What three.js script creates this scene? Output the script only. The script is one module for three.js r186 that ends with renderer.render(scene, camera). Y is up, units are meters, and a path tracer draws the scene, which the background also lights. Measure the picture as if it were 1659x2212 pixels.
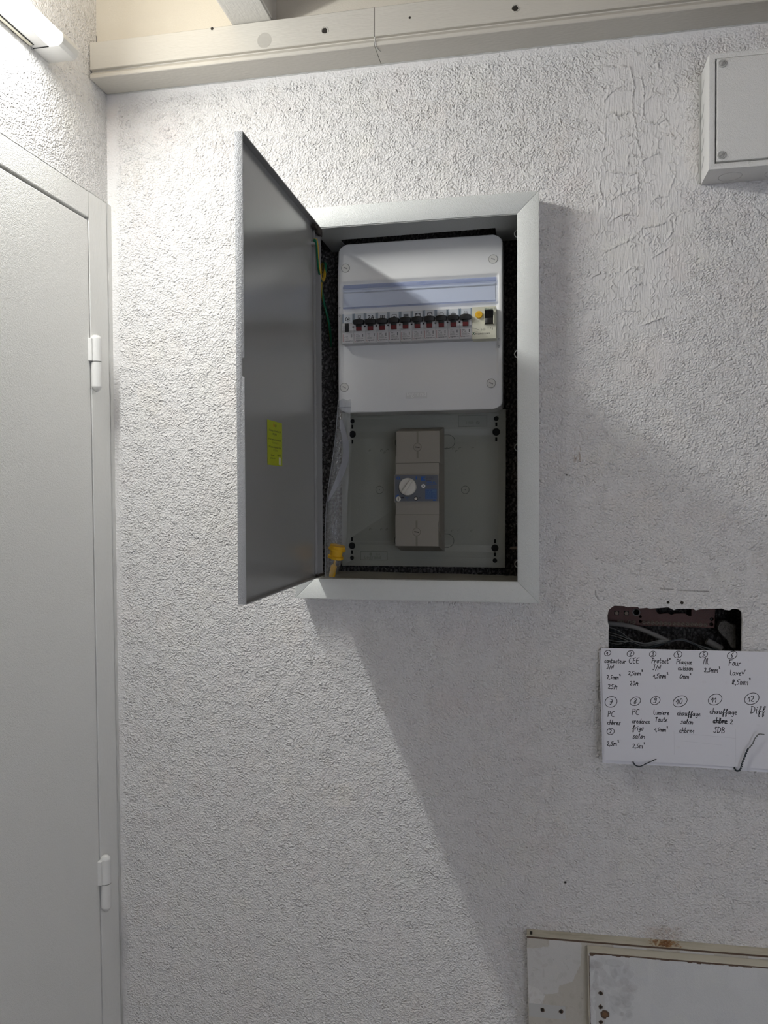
import * as THREE from 'three';
import { RoundedBoxGeometry } from 'three/addons/geometries/RoundedBoxGeometry.js';
import { mergeGeometries, toCreasedNormals } from 'three/addons/utils/BufferGeometryUtils.js';
import { RectAreaLightUniformsLib } from 'three/addons/lights/RectAreaLightUniformsLib.js';
import { createNoise2D } from 'simplex-noise';

// ---------------------------------------------------------------- camera, sky, exposure
const scene = new THREE.Scene();
const camera = new THREE.PerspectiveCamera(65.784, 1659 / 2212, 0.02, 60);
camera.position.set(0.12227, 1.63708, 1.11283);
camera.rotation.set(THREE.MathUtils.degToRad(-1.1506), THREE.MathUtils.degToRad(11.0335), THREE.MathUtils.degToRad(-0.2531), 'YXZ');
const renderer = new THREE.WebGLRenderer({ antialias: true });
renderer.toneMapping = THREE.LinearToneMapping;
renderer.toneMappingExposure = 1.0;
renderer.shadowMap.enabled = true;
RectAreaLightUniformsLib.init();
scene.background = new THREE.Color().setRGB(2.8, 2.98, 3.5);     // overcast daylight entering by the unseen window behind the viewer
const LAMP_GLOW = 150, LAMP_RGB = [0.985, 1, 0.975];

// ---------------------------------------------------------------- helpers
const XW = -0.5218;                                   // left wall
const FT = 0.0385;                                    // front of the cabinet frame
const lin = (r, g, b) => new THREE.Color().setRGB(r, g, b);
let seed = 12345;
const rnd = () => { seed = (seed * 1664525 + 1013904223) >>> 0; return seed / 4294967296; };
const rr = (a, b) => a + (b - a) * rnd();
const simplex = (s) => { let q = s; return createNoise2D(() => { q = (q * 1664525 + 1013904223) >>> 0; return q / 4294967296; }); };
const N1 = simplex(11), N2 = simplex(29), N3 = simplex(71);
const clamp = (x, a = 0, b = 1) => Math.min(b, Math.max(a, x));
const sstep = (a, b, x) => { const t = clamp((x - a) / (b - a)); return t * t * (3 - 2 * t); };

const taken = new Map();
const numbered = (n) => { const k = taken.get(n) ?? 0; taken.set(n, k + 1); return k ? `${n}_${String(k).padStart(3, '0')}` : n; };
function thing(name, label, category, group, pos = [0, 0, 0]) {
  const o = new THREE.Group(); o.name = numbered(name); o.position.set(...pos);
  o.userData = { label, category }; if (group) o.userData.group = group;
  scene.add(o); return o;
}
function structure(name, label) {
  const o = new THREE.Group(); o.name = name; o.userData = { kind: 'structure', label }; scene.add(o); return o;
}
function part(parent, name, geo, mat, pos, label) {
  const m = new THREE.Mesh(geo, mat); m.name = name; if (pos) m.position.set(...pos);
  if (label) m.userData.label = label;
  parent.add(m); return m;
}
// uv in metres from position and the way each face points
function muv(g) {
  if (!g.attributes.normal) g.computeVertexNormals();
  const p = g.attributes.position, n = g.attributes.normal, uv = new Float32Array(p.count * 2);
  for (let i = 0; i < p.count; i++) {
    const ax = Math.abs(n.getX(i)), ay = Math.abs(n.getY(i)), az = Math.abs(n.getZ(i));
    if (az >= ax && az >= ay) { uv[2 * i] = p.getX(i); uv[2 * i + 1] = p.getY(i); }
    else if (ax >= ay) { uv[2 * i] = p.getZ(i); uv[2 * i + 1] = p.getY(i); }
    else { uv[2 * i] = p.getX(i); uv[2 * i + 1] = p.getZ(i); }
  }
  g.setAttribute('uv', new THREE.BufferAttribute(uv, 2)); return g;
}
// box between two corners, optional rounding
function bx(x0, x1, y0, y1, z0, z1, r = 0) {
  const w = x1 - x0, h = y1 - y0, d = z1 - z0;
  const g = r ? new RoundedBoxGeometry(w, h, d, 2, Math.min(r, w / 2.01, h / 2.01, d / 2.01)) : new THREE.BoxGeometry(w, h, d);
  g.translate((x0 + x1) / 2, (y0 + y1) / 2, (z0 + z1) / 2); return muv(g);
}
const merge = (list) => mergeGeometries(list.map((g) => { const q = g.index ? g.toNonIndexed() : g; for (const k of Object.keys(q.attributes)) if (!['position', 'normal', 'uv'].includes(k)) q.deleteAttribute(k); return q; }));
const poly = (pts) => { const s = new THREE.Shape(); pts.forEach(([x, y], i) => (i ? s.lineTo(x, y) : s.moveTo(x, y))); s.closePath(); return s; };
const rectPath = (x0, x1, y0, y1) => { const s = new THREE.Path(); s.moveTo(x0, y0); s.lineTo(x1, y0); s.lineTo(x1, y1); s.lineTo(x0, y1); s.closePath(); return s; };
const circPath = (x, y, r) => { const s = new THREE.Path(); s.absarc(x, y, r, 0, Math.PI * 2, true); return s; };
function extrude(shape, z0, z1, bevel = 0, seg = 8) {
  const g = new THREE.ExtrudeGeometry(shape, { depth: z1 - z0 - 2 * bevel, bevelEnabled: bevel > 0, bevelSize: bevel, bevelThickness: bevel, bevelOffset: -bevel, bevelSegments: 2, curveSegments: seg });
  g.translate(0, 0, z0 + bevel); return g;
}
const cylZ = (x, y, z0, z1, r, seg = 24, r2 = r) => { const g = new THREE.CylinderGeometry(r2, r, z1 - z0, seg); g.rotateX(Math.PI / 2); g.translate(x, y, (z0 + z1) / 2); return g; };
const tube = (pts, r, seg = 40, rad = 8) => new THREE.TubeGeometry(new THREE.CatmullRomCurve3(pts.map((p) => new THREE.Vector3(...p))), seg, r, rad);

// ---------------------------------------------------------------- textures
function field(w, h, fn, opts = {}) {                   // one-channel float texture
  const d = new Float32Array(w * h);
  for (let j = 0; j < h; j++) for (let i = 0; i < w; i++) d[j * w + i] = fn(i, j);
  const t = new THREE.DataTexture(d, w, h, THREE.RedFormat, THREE.FloatType);
  t.magFilter = THREE.LinearFilter; t.wrapS = t.wrapT = opts.clamp ? THREE.ClampToEdgeWrapping : THREE.RepeatWrapping; t.needsUpdate = true; return t;
}
function canvasTex(w, h, fn, wrap) {
  const c = document.createElement('canvas'); c.width = w; c.height = h; const g = c.getContext('2d'); fn(g, w, h);
  const t = new THREE.CanvasTexture(c); t.colorSpace = THREE.SRGBColorSpace; t.magFilter = THREE.LinearFilter;
  if (wrap) t.wrapS = t.wrapT = THREE.RepeatWrapping;
  t.needsUpdate = true; return t;
}
// tile of `m` metres: noise wrapped on a torus by blending
function tileNoise(px, m, fn) {
  return field(px, px, (i, j) => {
    const u = i / px, v = j / px, f = (a, b) => fn(a * m * 1000, b * m * 1000), bu = sstep(0.85, 1, u), bv = sstep(0.85, 1, v);
    const a = f(u, v), b = bu ? f(u - 1, v) : 0, c = bv ? f(u, v - 1) : 0, d = bu && bv ? f(u - 1, v - 1) : 0;
    return (a * (1 - bu) + b * bu) * (1 - bv) + (c * (1 - bu) + d * bu) * bv;
  });
}
const scaled = (t, m) => { const c = t.clone(); c.repeat.set(1 / m, 1 / m); c.needsUpdate = true; return c; };

// spray-plaster relief of the walls: one map over the part of the wall in view (metres X0..X0+WW, Y0..Y0+HH)
const X0 = -0.56, WW = 1.16, Y0 = 0.80, HH = 1.52, TW = 1563, TH = 2048;
const peelMask = (x, y) => {                         // where the paint has blistered and curled
  const dx = (x - 0.255) / 0.084, dy = (y - 2.04) / 0.245, wob = 0.28 * N1(x * 18, y * 18) + 0.14 * N2(x * 60, y * 60);
  return 1 - sstep(0.62, 1.12, Math.sqrt(dx * dx + dy * dy) + wob);
};
const cellRnd = (i, j, k) => { let h = (Math.imul(i, 374761393) + Math.imul(j, 668265263) + Math.imul(k, 982451653)) | 0; h = Math.imul(h ^ (h >>> 13), 1274126177); return ((h ^ (h >>> 16)) >>> 0) / 4294967296; };
function voronoi(x, y) {                             // F1, F2 and which cell
  const i0 = Math.floor(x), j0 = Math.floor(y); let a = 9, b = 9, ci = 0, cj = 0, bi = 0, bj = 0;
  for (let j = j0 - 1; j <= j0 + 1; j++) for (let i = i0 - 1; i <= i0 + 1; i++) {
    const dx = i + 0.12 + 0.76 * cellRnd(i, j, 1) - x, dy = j + 0.12 + 0.76 * cellRnd(i, j, 2) - y, d = Math.hypot(dx, dy);
    if (d < a) { b = a; bi = ci; bj = cj; a = d; ci = i; cj = j; } else if (d < b) { b = d; bi = i; bj = j; }
  }
  return [a, b, ci, cj, bi, bj];
}
const CURLS = [ // lifted paint edges, millimetres along and up the wall
  [[192, 2213], [204, 2213], [222, 2210], [241, 2208], [245, 2193], [247, 2182], [245, 2153], [250, 2128], [252, 2109]],
  [[208, 2166], [220, 2179], [238, 2186], [247, 2185]],
  [[208, 2144], [219, 2150], [227, 2144], [241, 2148], [252, 2145]],
  [[262, 2161], [273, 2170], [281, 2168], [288, 2165]],
  [[256, 2193], [260, 2177], [260, 2166], [259, 2145], [266, 2130]],
  [[220, 2110], [234, 2118], [247, 2117], [254, 2102], [258, 2084], [273, 2090], [280, 2091], [282, 2075]],
  [[204, 2099], [213, 2106], [222, 2103]],
  [[238, 2075], [241, 2092], [252, 2088], [258, 2084]],
  [[203, 2074], [220, 2071], [241, 2065], [252, 2066], [253, 2045], [254, 2012]],
  [[217, 2033], [231, 2041], [245, 2047], [252, 2048]],
  [[215, 2004], [228, 2012], [242, 2013], [253, 2010]],
  [[252, 1987], [259, 1994], [276, 1995], [294, 2000], [297, 1987], [290, 1977]],
  [[208, 1964], [231, 1974], [250, 1983]],
  [[268, 2025], [276, 2032], [290, 2034]],
  [[292, 2070], [299, 2059], [295, 2045], [290, 2034]],
  [[233, 1932], [245, 1942], [256, 1936]],
  [[242, 1915], [252, 1920], [263, 1917]],
  [[259, 1865], [277, 1870], [294, 1876]],
  [[233, 1886], [245, 1884], [256, 1883]],
  [[285, 2198], [278, 2204], [279, 2211], [288, 2215]],
  [[246, 2234], [252, 2224], [260, 2228]],
  [[199, 2132], [208, 2122], [210, 2113]],
  [[262, 2132], [278, 2130], [288, 2135], [292, 2127]],
  [[283, 2114], [292, 2114], [300, 2109]],
  [[192, 1932], [206, 1937], [219, 1934]],
  [[270, 1953], [280, 1958], [297, 1969]],
  [[206, 2070], [203, 2052], [208, 2035], [215, 2032]],
  [[297, 2184], [303, 2173], [298, 2159]],
];
const curl = new Float32Array(TW * TH);
CURLS.forEach((line, k) => {
  const c = new THREE.CatmullRomCurve3(line.map(([x, y]) => new THREE.Vector3(x, y, 0)), false, 'catmullrom', 0.3), n = Math.ceil(c.getLength() / 0.35);
  for (let i = 0; i <= n; i++) {
    const p = c.getPointAt(i / n), t = i / n, x = p.x + 0.9 * N1(p.x / 4, p.y / 4) + 0.4 * N2(p.x / 1.6, p.y / 1.6), y = p.y + 0.9 * N2(p.x / 4 + 9, p.y / 4) + 0.4 * N1(p.x / 1.6, p.y / 1.6 + 5);
    const high = (0.55 + 0.45 * N3(p.x / 9, p.y / 9 + k)) * Math.sin(Math.PI * clamp(t * 0.94 + 0.03)) ** 0.4, rad = 0.85 + 0.25 * N1(p.x / 12, p.y / 12);
    const ci = (x / 1000 - X0) / WW * TW, cj = (y / 1000 - Y0) / HH * TH;
    for (let j = Math.floor(cj) - 4; j <= cj + 4; j++) for (let q = Math.floor(ci) - 4; q <= ci + 4; q++) {
      if (j < 0 || q < 0 || j >= TH || q >= TW) continue;
      const dx = (q - ci) * 0.742, dy = (j - cj) * 0.742, up = dy > 0 ? 1.9 : 1, d2 = dx * dx + dy * dy / (up * up), v = high * Math.exp(-d2 / (rad * rad));
      if (v > curl[j * TW + q]) curl[j * TW + q] = v;
    }
  }
});
const plaster = field(TW, TH, (i, j) => {
  const x = X0 + (i + 0.5) / TW * WW, y = Y0 + (j + 0.5) / TH * HH, mx = x * 1000, my = y * 1000;
  const wx = N1(mx / 8, my / 8), wy = N2(mx / 8, my / 8);
  const s = N3((mx + 1.5 * wx) / 4.1, (my + 1.5 * wy) / 3.3), s2 = N2((mx - wy) / 2.5 + 40, (my + wx) / 2.0);
  const blob = N1((mx + 2 * wy) / 7.5 + 70, (my + 2 * wx) / 5.6), big = 0.8 + 0.3 * N1(mx / 31 + 9, my / 27);
  let h = big * (0.36 * sstep(-0.7, 0.85, s) + 0.16 * sstep(-0.5, 0.8, s2) + 0.42 * sstep(0.25, 0.85, blob)) + 0.04 * N2(mx / 1.1, my / 1.0) + 0.12 * N1(mx / 23, my / 23);
  const p = peelMask(x, y);
  if (p > 0) {
    const u = mx + 4 * N1(mx / 15, my / 15), v = my + 5 * N2(mx / 16, my / 16);
    const [a2, b2] = voronoi(u / 8 + 31, v / 17 + 7);
    const small = Math.exp(-Math.pow((b2 - a2) / 0.1, 2)) * 0.3 * sstep(-0.35, 0.5, N3(mx / 33, my / 40));
    const streak = 0.085 * N2(mx / 2.0, my / 26) + 0.05 * N1(mx / 1.2, my / 14);
    h = h * (1 - 0.88 * p) + p * (0.3 + small + streak);
  }
  h += 0.75 * curl[j * TW + i];
  // rubbed-smooth rims: beside the trim and the corner
  const flat = Math.max(1 - sstep(0.004, 0.014, x - XW - 0.008), 1 - sstep(0.003, 0.02, 2.2485 - y)) * 0.7;
  return h * (1 - flat) + 0.35 * flat;
});
plaster.repeat.set(1 / WW, 1 / HH); plaster.offset.set(-X0 / WW, -Y0 / HH);

const wallColour = canvasTex(1160, 1520, (g, w, h) => {   // 1 px = 1 mm
  const X = (x) => (x - X0) * 1000, Y = (y) => h - (y - Y0) * 1000;
  g.fillStyle = '#eeeceb'; g.fillRect(0, 0, w, h);
  for (let k = 0; k < 900; k++) {                    // blotchy paint
    const s = rr(6, 36); g.fillStyle = ['rgba(240,234,226,0.10)', 'rgba(230,234,232,0.10)', 'rgba(236,226,224,0.07)', 'rgba(244,244,240,0.12)'][Math.floor(rnd() * 4)];
    g.beginPath(); g.ellipse(rnd() * w, rnd() * h, s, s * rr(0.4, 1), rnd() * 3, 0, 7); g.fill();
  }
  // scuff, specks and scratches
  g.strokeStyle = 'rgba(150,125,105,0.55)'; g.lineWidth = 0.8;
  for (let k = 0; k < 14; k++) { const x = X(0.1745) + rr(-4, 5), y = Y(1.694) + rr(-9, 8); g.beginPath(); g.moveTo(x, y); g.lineTo(x + rr(-2, 2), y + rr(3, 8)); g.stroke(); }
  g.fillStyle = '#2c2622'; for (const [x, y, r] of [[0.1586, 1.1014, 1.6], [0.1605, 1.665, 0.9], [0.164, 1.664, 0.7], [0.15, 1.60, 0.6], [0.157, 1.585, 0.5]]) { g.beginPath(); g.arc(X(x), Y(y), r, 0, 7); g.fill(); }
  g.strokeStyle = 'rgba(70,66,64,0.8)'; g.lineWidth = 0.7;
  g.beginPath(); g.moveTo(X(0.282), Y(1.511)); g.lineTo(X(0.30), Y(1.5105)); g.moveTo(X(0.305), Y(1.5095)); g.lineTo(X(0.345), Y(1.5085)); g.stroke();
  g.beginPath(); g.moveTo(X(0.1985), Y(1.507)); g.lineTo(X(0.199), Y(1.50)); g.lineTo(X(0.204), Y(1.494)); g.stroke();
  g.strokeStyle = 'rgba(170,168,168,0.8)'; g.beginPath(); g.moveTo(X(0.186), Y(1.293)); g.lineTo(X(0.20), Y(1.2925)); g.stroke();
  g.strokeStyle = 'rgba(90,80,74,0.35)'; g.lineWidth = 1.4; g.beginPath(); g.moveTo(X(0.2052), Y(1.382)); g.quadraticCurveTo(X(0.1995), Y(1.368), X(0.2055), Y(1.352)); g.stroke();
  // rust run above the hatch, brown mottling down its left side
  for (let k = 0; k < 260; k++) { g.fillStyle = `rgba(150,110,75,${rr(0.01, 0.04)})`; g.beginPath(); g.ellipse(X(0.288) + (rnd() + rnd() - 1) * 34, Y(1.043) + (rnd() + rnd() - 1) * 13, rr(1, 5), rr(0.6, 3), rnd() * 3, 0, 7); g.fill(); }
  for (let k = 0; k < 420; k++) { g.fillStyle = `rgba(120,108,92,${rr(0.01, 0.04)})`; g.beginPath(); g.ellipse(X(0.1) - Math.abs(rnd() + rnd() - 1) * 30, Y(rr(0.82, 1.03)), rr(1, 6), rr(1, 5), rnd() * 3, 0, 7); g.fill(); }
}, true);
wallColour.repeat.set(1 / WW, 1 / HH); wallColour.offset.set(-X0 / WW, -Y0 / HH);

const fineBump = tileNoise(512, 0.08, (x, y) => 0.5 + 0.3 * N1(x / 1.6, y / 1.6) + 0.2 * N2(x / 5, y / 5));      // roller-painted metal and board
const brushX = tileNoise(512, 0.25, (x, y) => 0.5 + 0.3 * N1(x / 45, y / 1.1) + 0.2 * N2(x / 9, y / 6));           // brushed paint along x
const brushY = tileNoise(512, 0.25, (x, y) => 0.5 + 0.3 * N1(x / 1.1, y / 45) + 0.2 * N2(x / 6, y / 9));
const rubble = tileNoise(512, 0.12, (x, y) => 0.45 * sstep(-0.3, 0.6, N1(x / 6, y / 5)) + 0.3 * sstep(0, 0.5, N2(x / 2.6, y / 3.4)) + 0.25 * N3(x / 1.2, y / 1.2));

const rubbleColour = (() => {                          // dusty dark masonry: black bitumen with grey plaster crumbs
  const n = 512, d = new Uint8Array(n * n * 4);
  for (let j = 0; j < n; j++) for (let i = 0; i < n; i++) {
    const u = i / n, v = j / n, m = 120, f = (a, b) => { const x = a * m, y = b * m; return sstep(0.02, 0.3, Math.abs(N1(x / 10, y / 13))) * (0.25 + 0.45 * sstep(-0.5, 0.6, N2(x / 6, y / 8))) + sstep(0.3, 0.8, N2(x / 2.4, y / 3)) * 0.2 + 0.05 * N3(x, y); };
    const bu = sstep(0.85, 1, u), bv = sstep(0.85, 1, v), q = (f(u, v) * (1 - bu) + f(u - 1, v) * bu) * (1 - bv) + (f(u, v - 1) * (1 - bu) + f(u - 1, v - 1) * bu) * bv;
    const c = 52 + 130 * clamp(q), o = (j * n + i) * 4; d[o] = c; d[o + 1] = c * 0.98; d[o + 2] = c * 0.97; d[o + 3] = 255;
  }
  const t = new THREE.DataTexture(d, n, n); t.colorSpace = THREE.SRGBColorSpace; t.magFilter = THREE.LinearFilter; t.wrapS = t.wrapT = THREE.RepeatWrapping; t.needsUpdate = true; return t;
})();

// ---------------------------------------------------------------- materials
const std = (color, roughness = 0.6, extra = {}) => new THREE.MeshStandardMaterial({ color, roughness, ...extra });
const M = {
  wall: std(lin(0.93, 0.93, 0.93), 0.75, { map: wallColour, bumpMap: plaster, bumpScale: 0.0038 }),
  plainWall: std(lin(0.80, 0.795, 0.78), 0.85),
  masonry: std(lin(0.8, 0.8, 0.8), 0.95, { map: scaled(rubbleColour, 0.12), bumpMap: scaled(rubble, 0.12), bumpScale: 0.0018 }),
  shadedMasonry: std(lin(0.4, 0.4, 0.4), 0.95, { map: scaled(rubbleColour, 0.12), bumpMap: scaled(rubble, 0.12), bumpScale: 0.0018 }),  // darker masonry copy, shade inside the wall hole put into its colour
  trim: std(lin(0.62, 0.59, 0.53), 0.5, { bumpMap: scaled(brushX, 0.25), bumpScale: 0.00025 }),
  board: std(lin(0.68, 0.63, 0.54), 0.6, { bumpMap: scaled(fineBump, 0.08), bumpScale: 0.0002 }),
  doorPaint: std(lin(0.87, 0.868, 0.845), 0.55, { bumpMap: scaled(fineBump, 0.08), bumpScale: 0.0004 }),
  jamb: std(lin(0.87, 0.868, 0.845), 0.5, { bumpMap: scaled(brushY, 0.25), bumpScale: 0.0005 }),
  caulk: std(lin(0.84, 0.835, 0.81), 0.5, { bumpMap: scaled(fineBump, 0.08), bumpScale: 0.0004 }),
  hinge: std(lin(0.82, 0.815, 0.80), 0.42, { bumpMap: scaled(fineBump, 0.08), bumpScale: 0.00015 }),
  frame: std(lin(0.77, 0.785, 0.765), 0.42, { bumpMap: scaled(fineBump, 0.08), bumpScale: 0.00045 }),
  liner: std(lin(0.40, 0.41, 0.40), 0.5, { bumpMap: scaled(fineBump, 0.08), bumpScale: 0.0003 }),
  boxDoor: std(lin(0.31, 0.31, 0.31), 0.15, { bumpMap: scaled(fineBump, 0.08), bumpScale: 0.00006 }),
  dark: std(lin(0.012, 0.012, 0.012), 0.8),
  hole: std(lin(0.03, 0.025, 0.02), 0.95),
  whitePlastic: std(lin(0.80, 0.80, 0.795), 0.38),
  capPlastic: std(lin(0.70, 0.69, 0.66), 0.42),
  lampWhite: std(lin(0.66, 0.65, 0.63), 0.4),
  cream: std(lin(0.72, 0.68, 0.56), 0.5),
  breaker: std(lin(0.56, 0.56, 0.57), 0.45),
  breakerDark: std(lin(0.25, 0.30, 0.36), 0.45),
  blackPlastic: std(lin(0.005, 0.005, 0.0055), 0.42, {}),
  red: std(lin(0.13, 0.008, 0.012), 0.45),
  rcd: std(lin(0.66, 0.65, 0.52), 0.42),
  yellowKnob: std(lin(0.80, 0.46, 0.02), 0.4),
  plate: std(lin(0.29, 0.295, 0.255), 0.45, { bumpMap: scaled(fineBump, 0.08), bumpScale: 0.0001 }),
  mainBreaker: std(lin(0.29, 0.268, 0.23), 0.5, { bumpMap: scaled(fineBump, 0.08), bumpScale: 0.0001 }),
  knob: std(lin(0.62, 0.60, 0.54), 0.4),
  jbox: std(lin(0.80, 0.795, 0.78), 0.5, { bumpMap: scaled(fineBump, 0.08), bumpScale: 0.0004 }),
  paper: std(lin(0.80, 0.80, 0.86), 0.9),
  grey: std(lin(0.35, 0.34, 0.33), 0.7),
  greyCable: std(lin(0.15, 0.145, 0.14), 0.6),
  steel: std(lin(0.5, 0.5, 0.5), 0.4, { metalness: 0.8 }),
  brass: std(lin(0.16, 0.12, 0.09), 0.5, { metalness: 0.4 }),
  wireDark: std(lin(0.02, 0.03, 0.04), 0.5),
  wireGrey: std(lin(0.17, 0.175, 0.175), 0.5),
  brown: std(lin(0.13, 0.085, 0.06), 0.9),
  hatchEdge: std(lin(0.66, 0.62, 0.52), 0.6, { bumpMap: scaled(brushX, 0.25), bumpScale: 0.0004 }),
  floorTile: std(lin(0.42, 0.39, 0.35), 0.5),
  unseenWarmCeiling: std(lin(0.74, 0.62, 0.46), 0.6),  // unseen ceiling, warm tone picked to tint light bounced onto the ledger
};

// ---------------------------------------------------------------- the room
// back wall: a plaster skin with the two openings, masonry behind it
{
  const w = structure('wall_back', 'white sprayed plaster wall with the electrical cabinet');
  const skin = poly([[XW - 0.1, 0], [1.75, 0], [1.75, 2.29], [XW - 0.1, 2.29]]);
  skin.holes.push(rectPath(-0.204, 0.1115, 1.504, 2.029));
  // broken edge of the hole beside the paper
  const top = [[0.2155, 1.4775], [0.2165, 1.481], [0.2195, 1.4838], [0.2235, 1.4868], [0.236, 1.4866], [0.241, 1.485], [0.247, 1.4858], [0.2545, 1.4856], [0.256, 1.4838], [0.2605, 1.4843], [0.2655, 1.485], [0.27, 1.4838], [0.2745, 1.4843], [0.2935, 1.4862], [0.2965, 1.4846], [0.3005, 1.4824], [0.3035, 1.4842], [0.315, 1.4846], [0.3245, 1.485], [0.3285, 1.4828], [0.3335, 1.4845], [0.349, 1.4855], [0.3612, 1.4862], [0.3645, 1.4845], [0.3705, 1.4838], [0.3745, 1.4862], [0.3805, 1.4858], [0.3845, 1.4836], [0.3862, 1.48]];
  const hp = new THREE.Path(); hp.moveTo(0.2162, 1.395); hp.lineTo(0.2160, 1.452); hp.lineTo(0.2168, 1.458); hp.lineTo(0.2150, 1.464); hp.lineTo(0.2146, 1.473);
  for (const [x, y] of top) hp.lineTo(x, y);
  hp.lineTo(0.3868, 1.470); hp.lineTo(0.3862, 1.452); hp.lineTo(0.3860, 1.395); hp.closePath();
  skin.holes.push(hp);
  part(w, 'plaster', extrude(skin, -0.006, 0), M.wall);
  const slab = poly([[XW - 0.1, 0], [1.75, 0], [1.75, 2.6], [XW - 0.1, 2.6]]);
  slab.holes.push(rectPath(-0.225, 0.125, 1.488, 2.055), rectPath(0.205, 0.396, 1.385, 1.492));
  const g = extrude(slab, -0.17, -0.0061); muv(g);
  part(w, 'masonry', g, M.masonry);
  part(w, 'backing', bx(XW - 0.1, 1.75, 0, 2.6, -0.26, -0.1701), M.masonry);
  part(w, 'recess_back', bx(-0.2249, 0.1249, 1.4881, 2.0549, -0.14, -0.088), M.masonry);
  part(w, 'recess_back', bx(0.2051, 0.3959, 1.3851, 1.4919, -0.1, -0.068), M.shadedMasonry);
}
{ // painted board above the ledger
  const w = structure('wall_upper', 'smooth cream board above the ledger');
  part(w, 'board', bx(XW, 1.75, 2.285, 2.46, 0, 0.026), M.board);
  part(w, 'crack', bx(XW + 0.0002, XW + 0.0012, 2.300, 2.322, 0.0255, 0.0263), M.hole);
}
{ // left wall with the door opening; shape drawn in (-z, y), turned to face +x
  const w = structure('wall_left', 'white sprayed plaster wall above the door');
  const s = poly([[-2.4, 0], [0.0, 0], [0.0, 2.46], [-2.4, 2.46]]);
  s.holes.push(rectPath(-0.88, -0.02, -0.0001 + 0.001, 2.07));
  const g = extrude(s, 0, 0.1); g.rotateY(Math.PI / 2); g.translate(XW - 0.1, 0, 0);
  const uv = g.attributes.uv, p = g.attributes.position;
  for (let i = 0; i < uv.count; i++) uv.setXY(i, -p.getZ(i) + 0.4, p.getY(i) - 0.9);
  part(w, 'plaster', g, M.wall);
  part(w, 'backing', bx(XW - 0.2, XW - 0.101, 0, 2.46, 0, 2.4), M.plainWall);
}
part(structure('wall_right', 'plain white wall out of view'), 'plaster', bx(1.65, 1.8, 0, 2.46, -0.26, 2.5), M.plainWall);
{ // behind the viewer, with an unseen window placed to light the shaded walls
  const w = structure('wall_front', 'plain white wall behind the viewer');
  const s = poly([[XW - 0.2, 0], [1.65, 0], [1.65, 2.46], [XW - 0.2, 2.46]]); s.holes.push(rectPath(0.45, 1.4, 1.0, 2.1));
  part(w, 'plaster', muv(extrude(s, 2.4, 2.5)), M.plainWall);
  const win = structure('unseen_window_1', 'unseen white framed window behind the viewer, lighting the shaded walls');
  for (const [x0, x1, y0, y1] of [[0.45, 1.4, 1.0, 1.05], [0.45, 1.4, 2.05, 2.1], [0.45, 0.5, 1.05, 2.05], [1.35, 1.4, 1.05, 2.05], [0.905, 0.945, 1.05, 2.05]]) part(win, 'window_frame', bx(x0, x1, y0, y1, 2.43, 2.48, 0.004), M.whitePlastic);
  part(win, 'pane', bx(0.5, 1.35, 1.05, 2.05, 2.453, 2.457), new THREE.MeshPhysicalMaterial({ color: 0xffffff, transmission: 1, roughness: 0.02, thickness: 0 }));
}
part(structure('floor', 'floor out of view'), 'slab', bx(XW - 0.2, 1.8, -0.1, 0, -0.26, 2.5), M.floorTile);
part(structure('ceiling', 'boarded ceiling above the joist, out of view, toned to warm the light near the ledger'), 'boards', bx(XW - 0.2, 1.8, 2.46, 2.56, -0.26, 2.5), M.unseenWarmCeiling);

// ---------------------------------------------------------------- ledger, joist
function pit(parent, name, x, y, z, r, mat = M.hole, rim = M.trim, torn = 1) {   // a nail or screw hole with a torn rim, on a face towards +z
  const s = new THREE.Shape(), n = 14;
  for (let i = 0; i <= n; i++) { const a = i / n * 2 * Math.PI, q = r * (1 + 0.25 * N1(x * 900 + Math.cos(a) * 1.5, y * 900 + Math.sin(a) * 1.5)); i ? s.lineTo(q * Math.cos(a), q * Math.sin(a)) : s.moveTo(q, 0); }
  const g = new THREE.ExtrudeGeometry(s, { depth: 0.0004, bevelEnabled: false }); g.translate(x, y, z - 0.0002);
  const m = part(parent, name, g, mat);
  if (torn) {
    const t = new THREE.TorusGeometry(r * 1.12, r * 0.22, 6, 18), p = t.attributes.position;
    for (let i = 0; i < p.count; i++) { const q = 1 + 0.28 * N2(p.getX(i) * 1200 + x * 500, p.getY(i) * 1200 + y * 500); p.setXYZ(i, p.getX(i) * q, p.getY(i) * q, p.getZ(i) * 0.6 * q); }
    t.computeVertexNormals(); t.translate(x, y, z); muv(t); part(m, 'torn_rim', t, rim);
  }
  return m;
}
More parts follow.
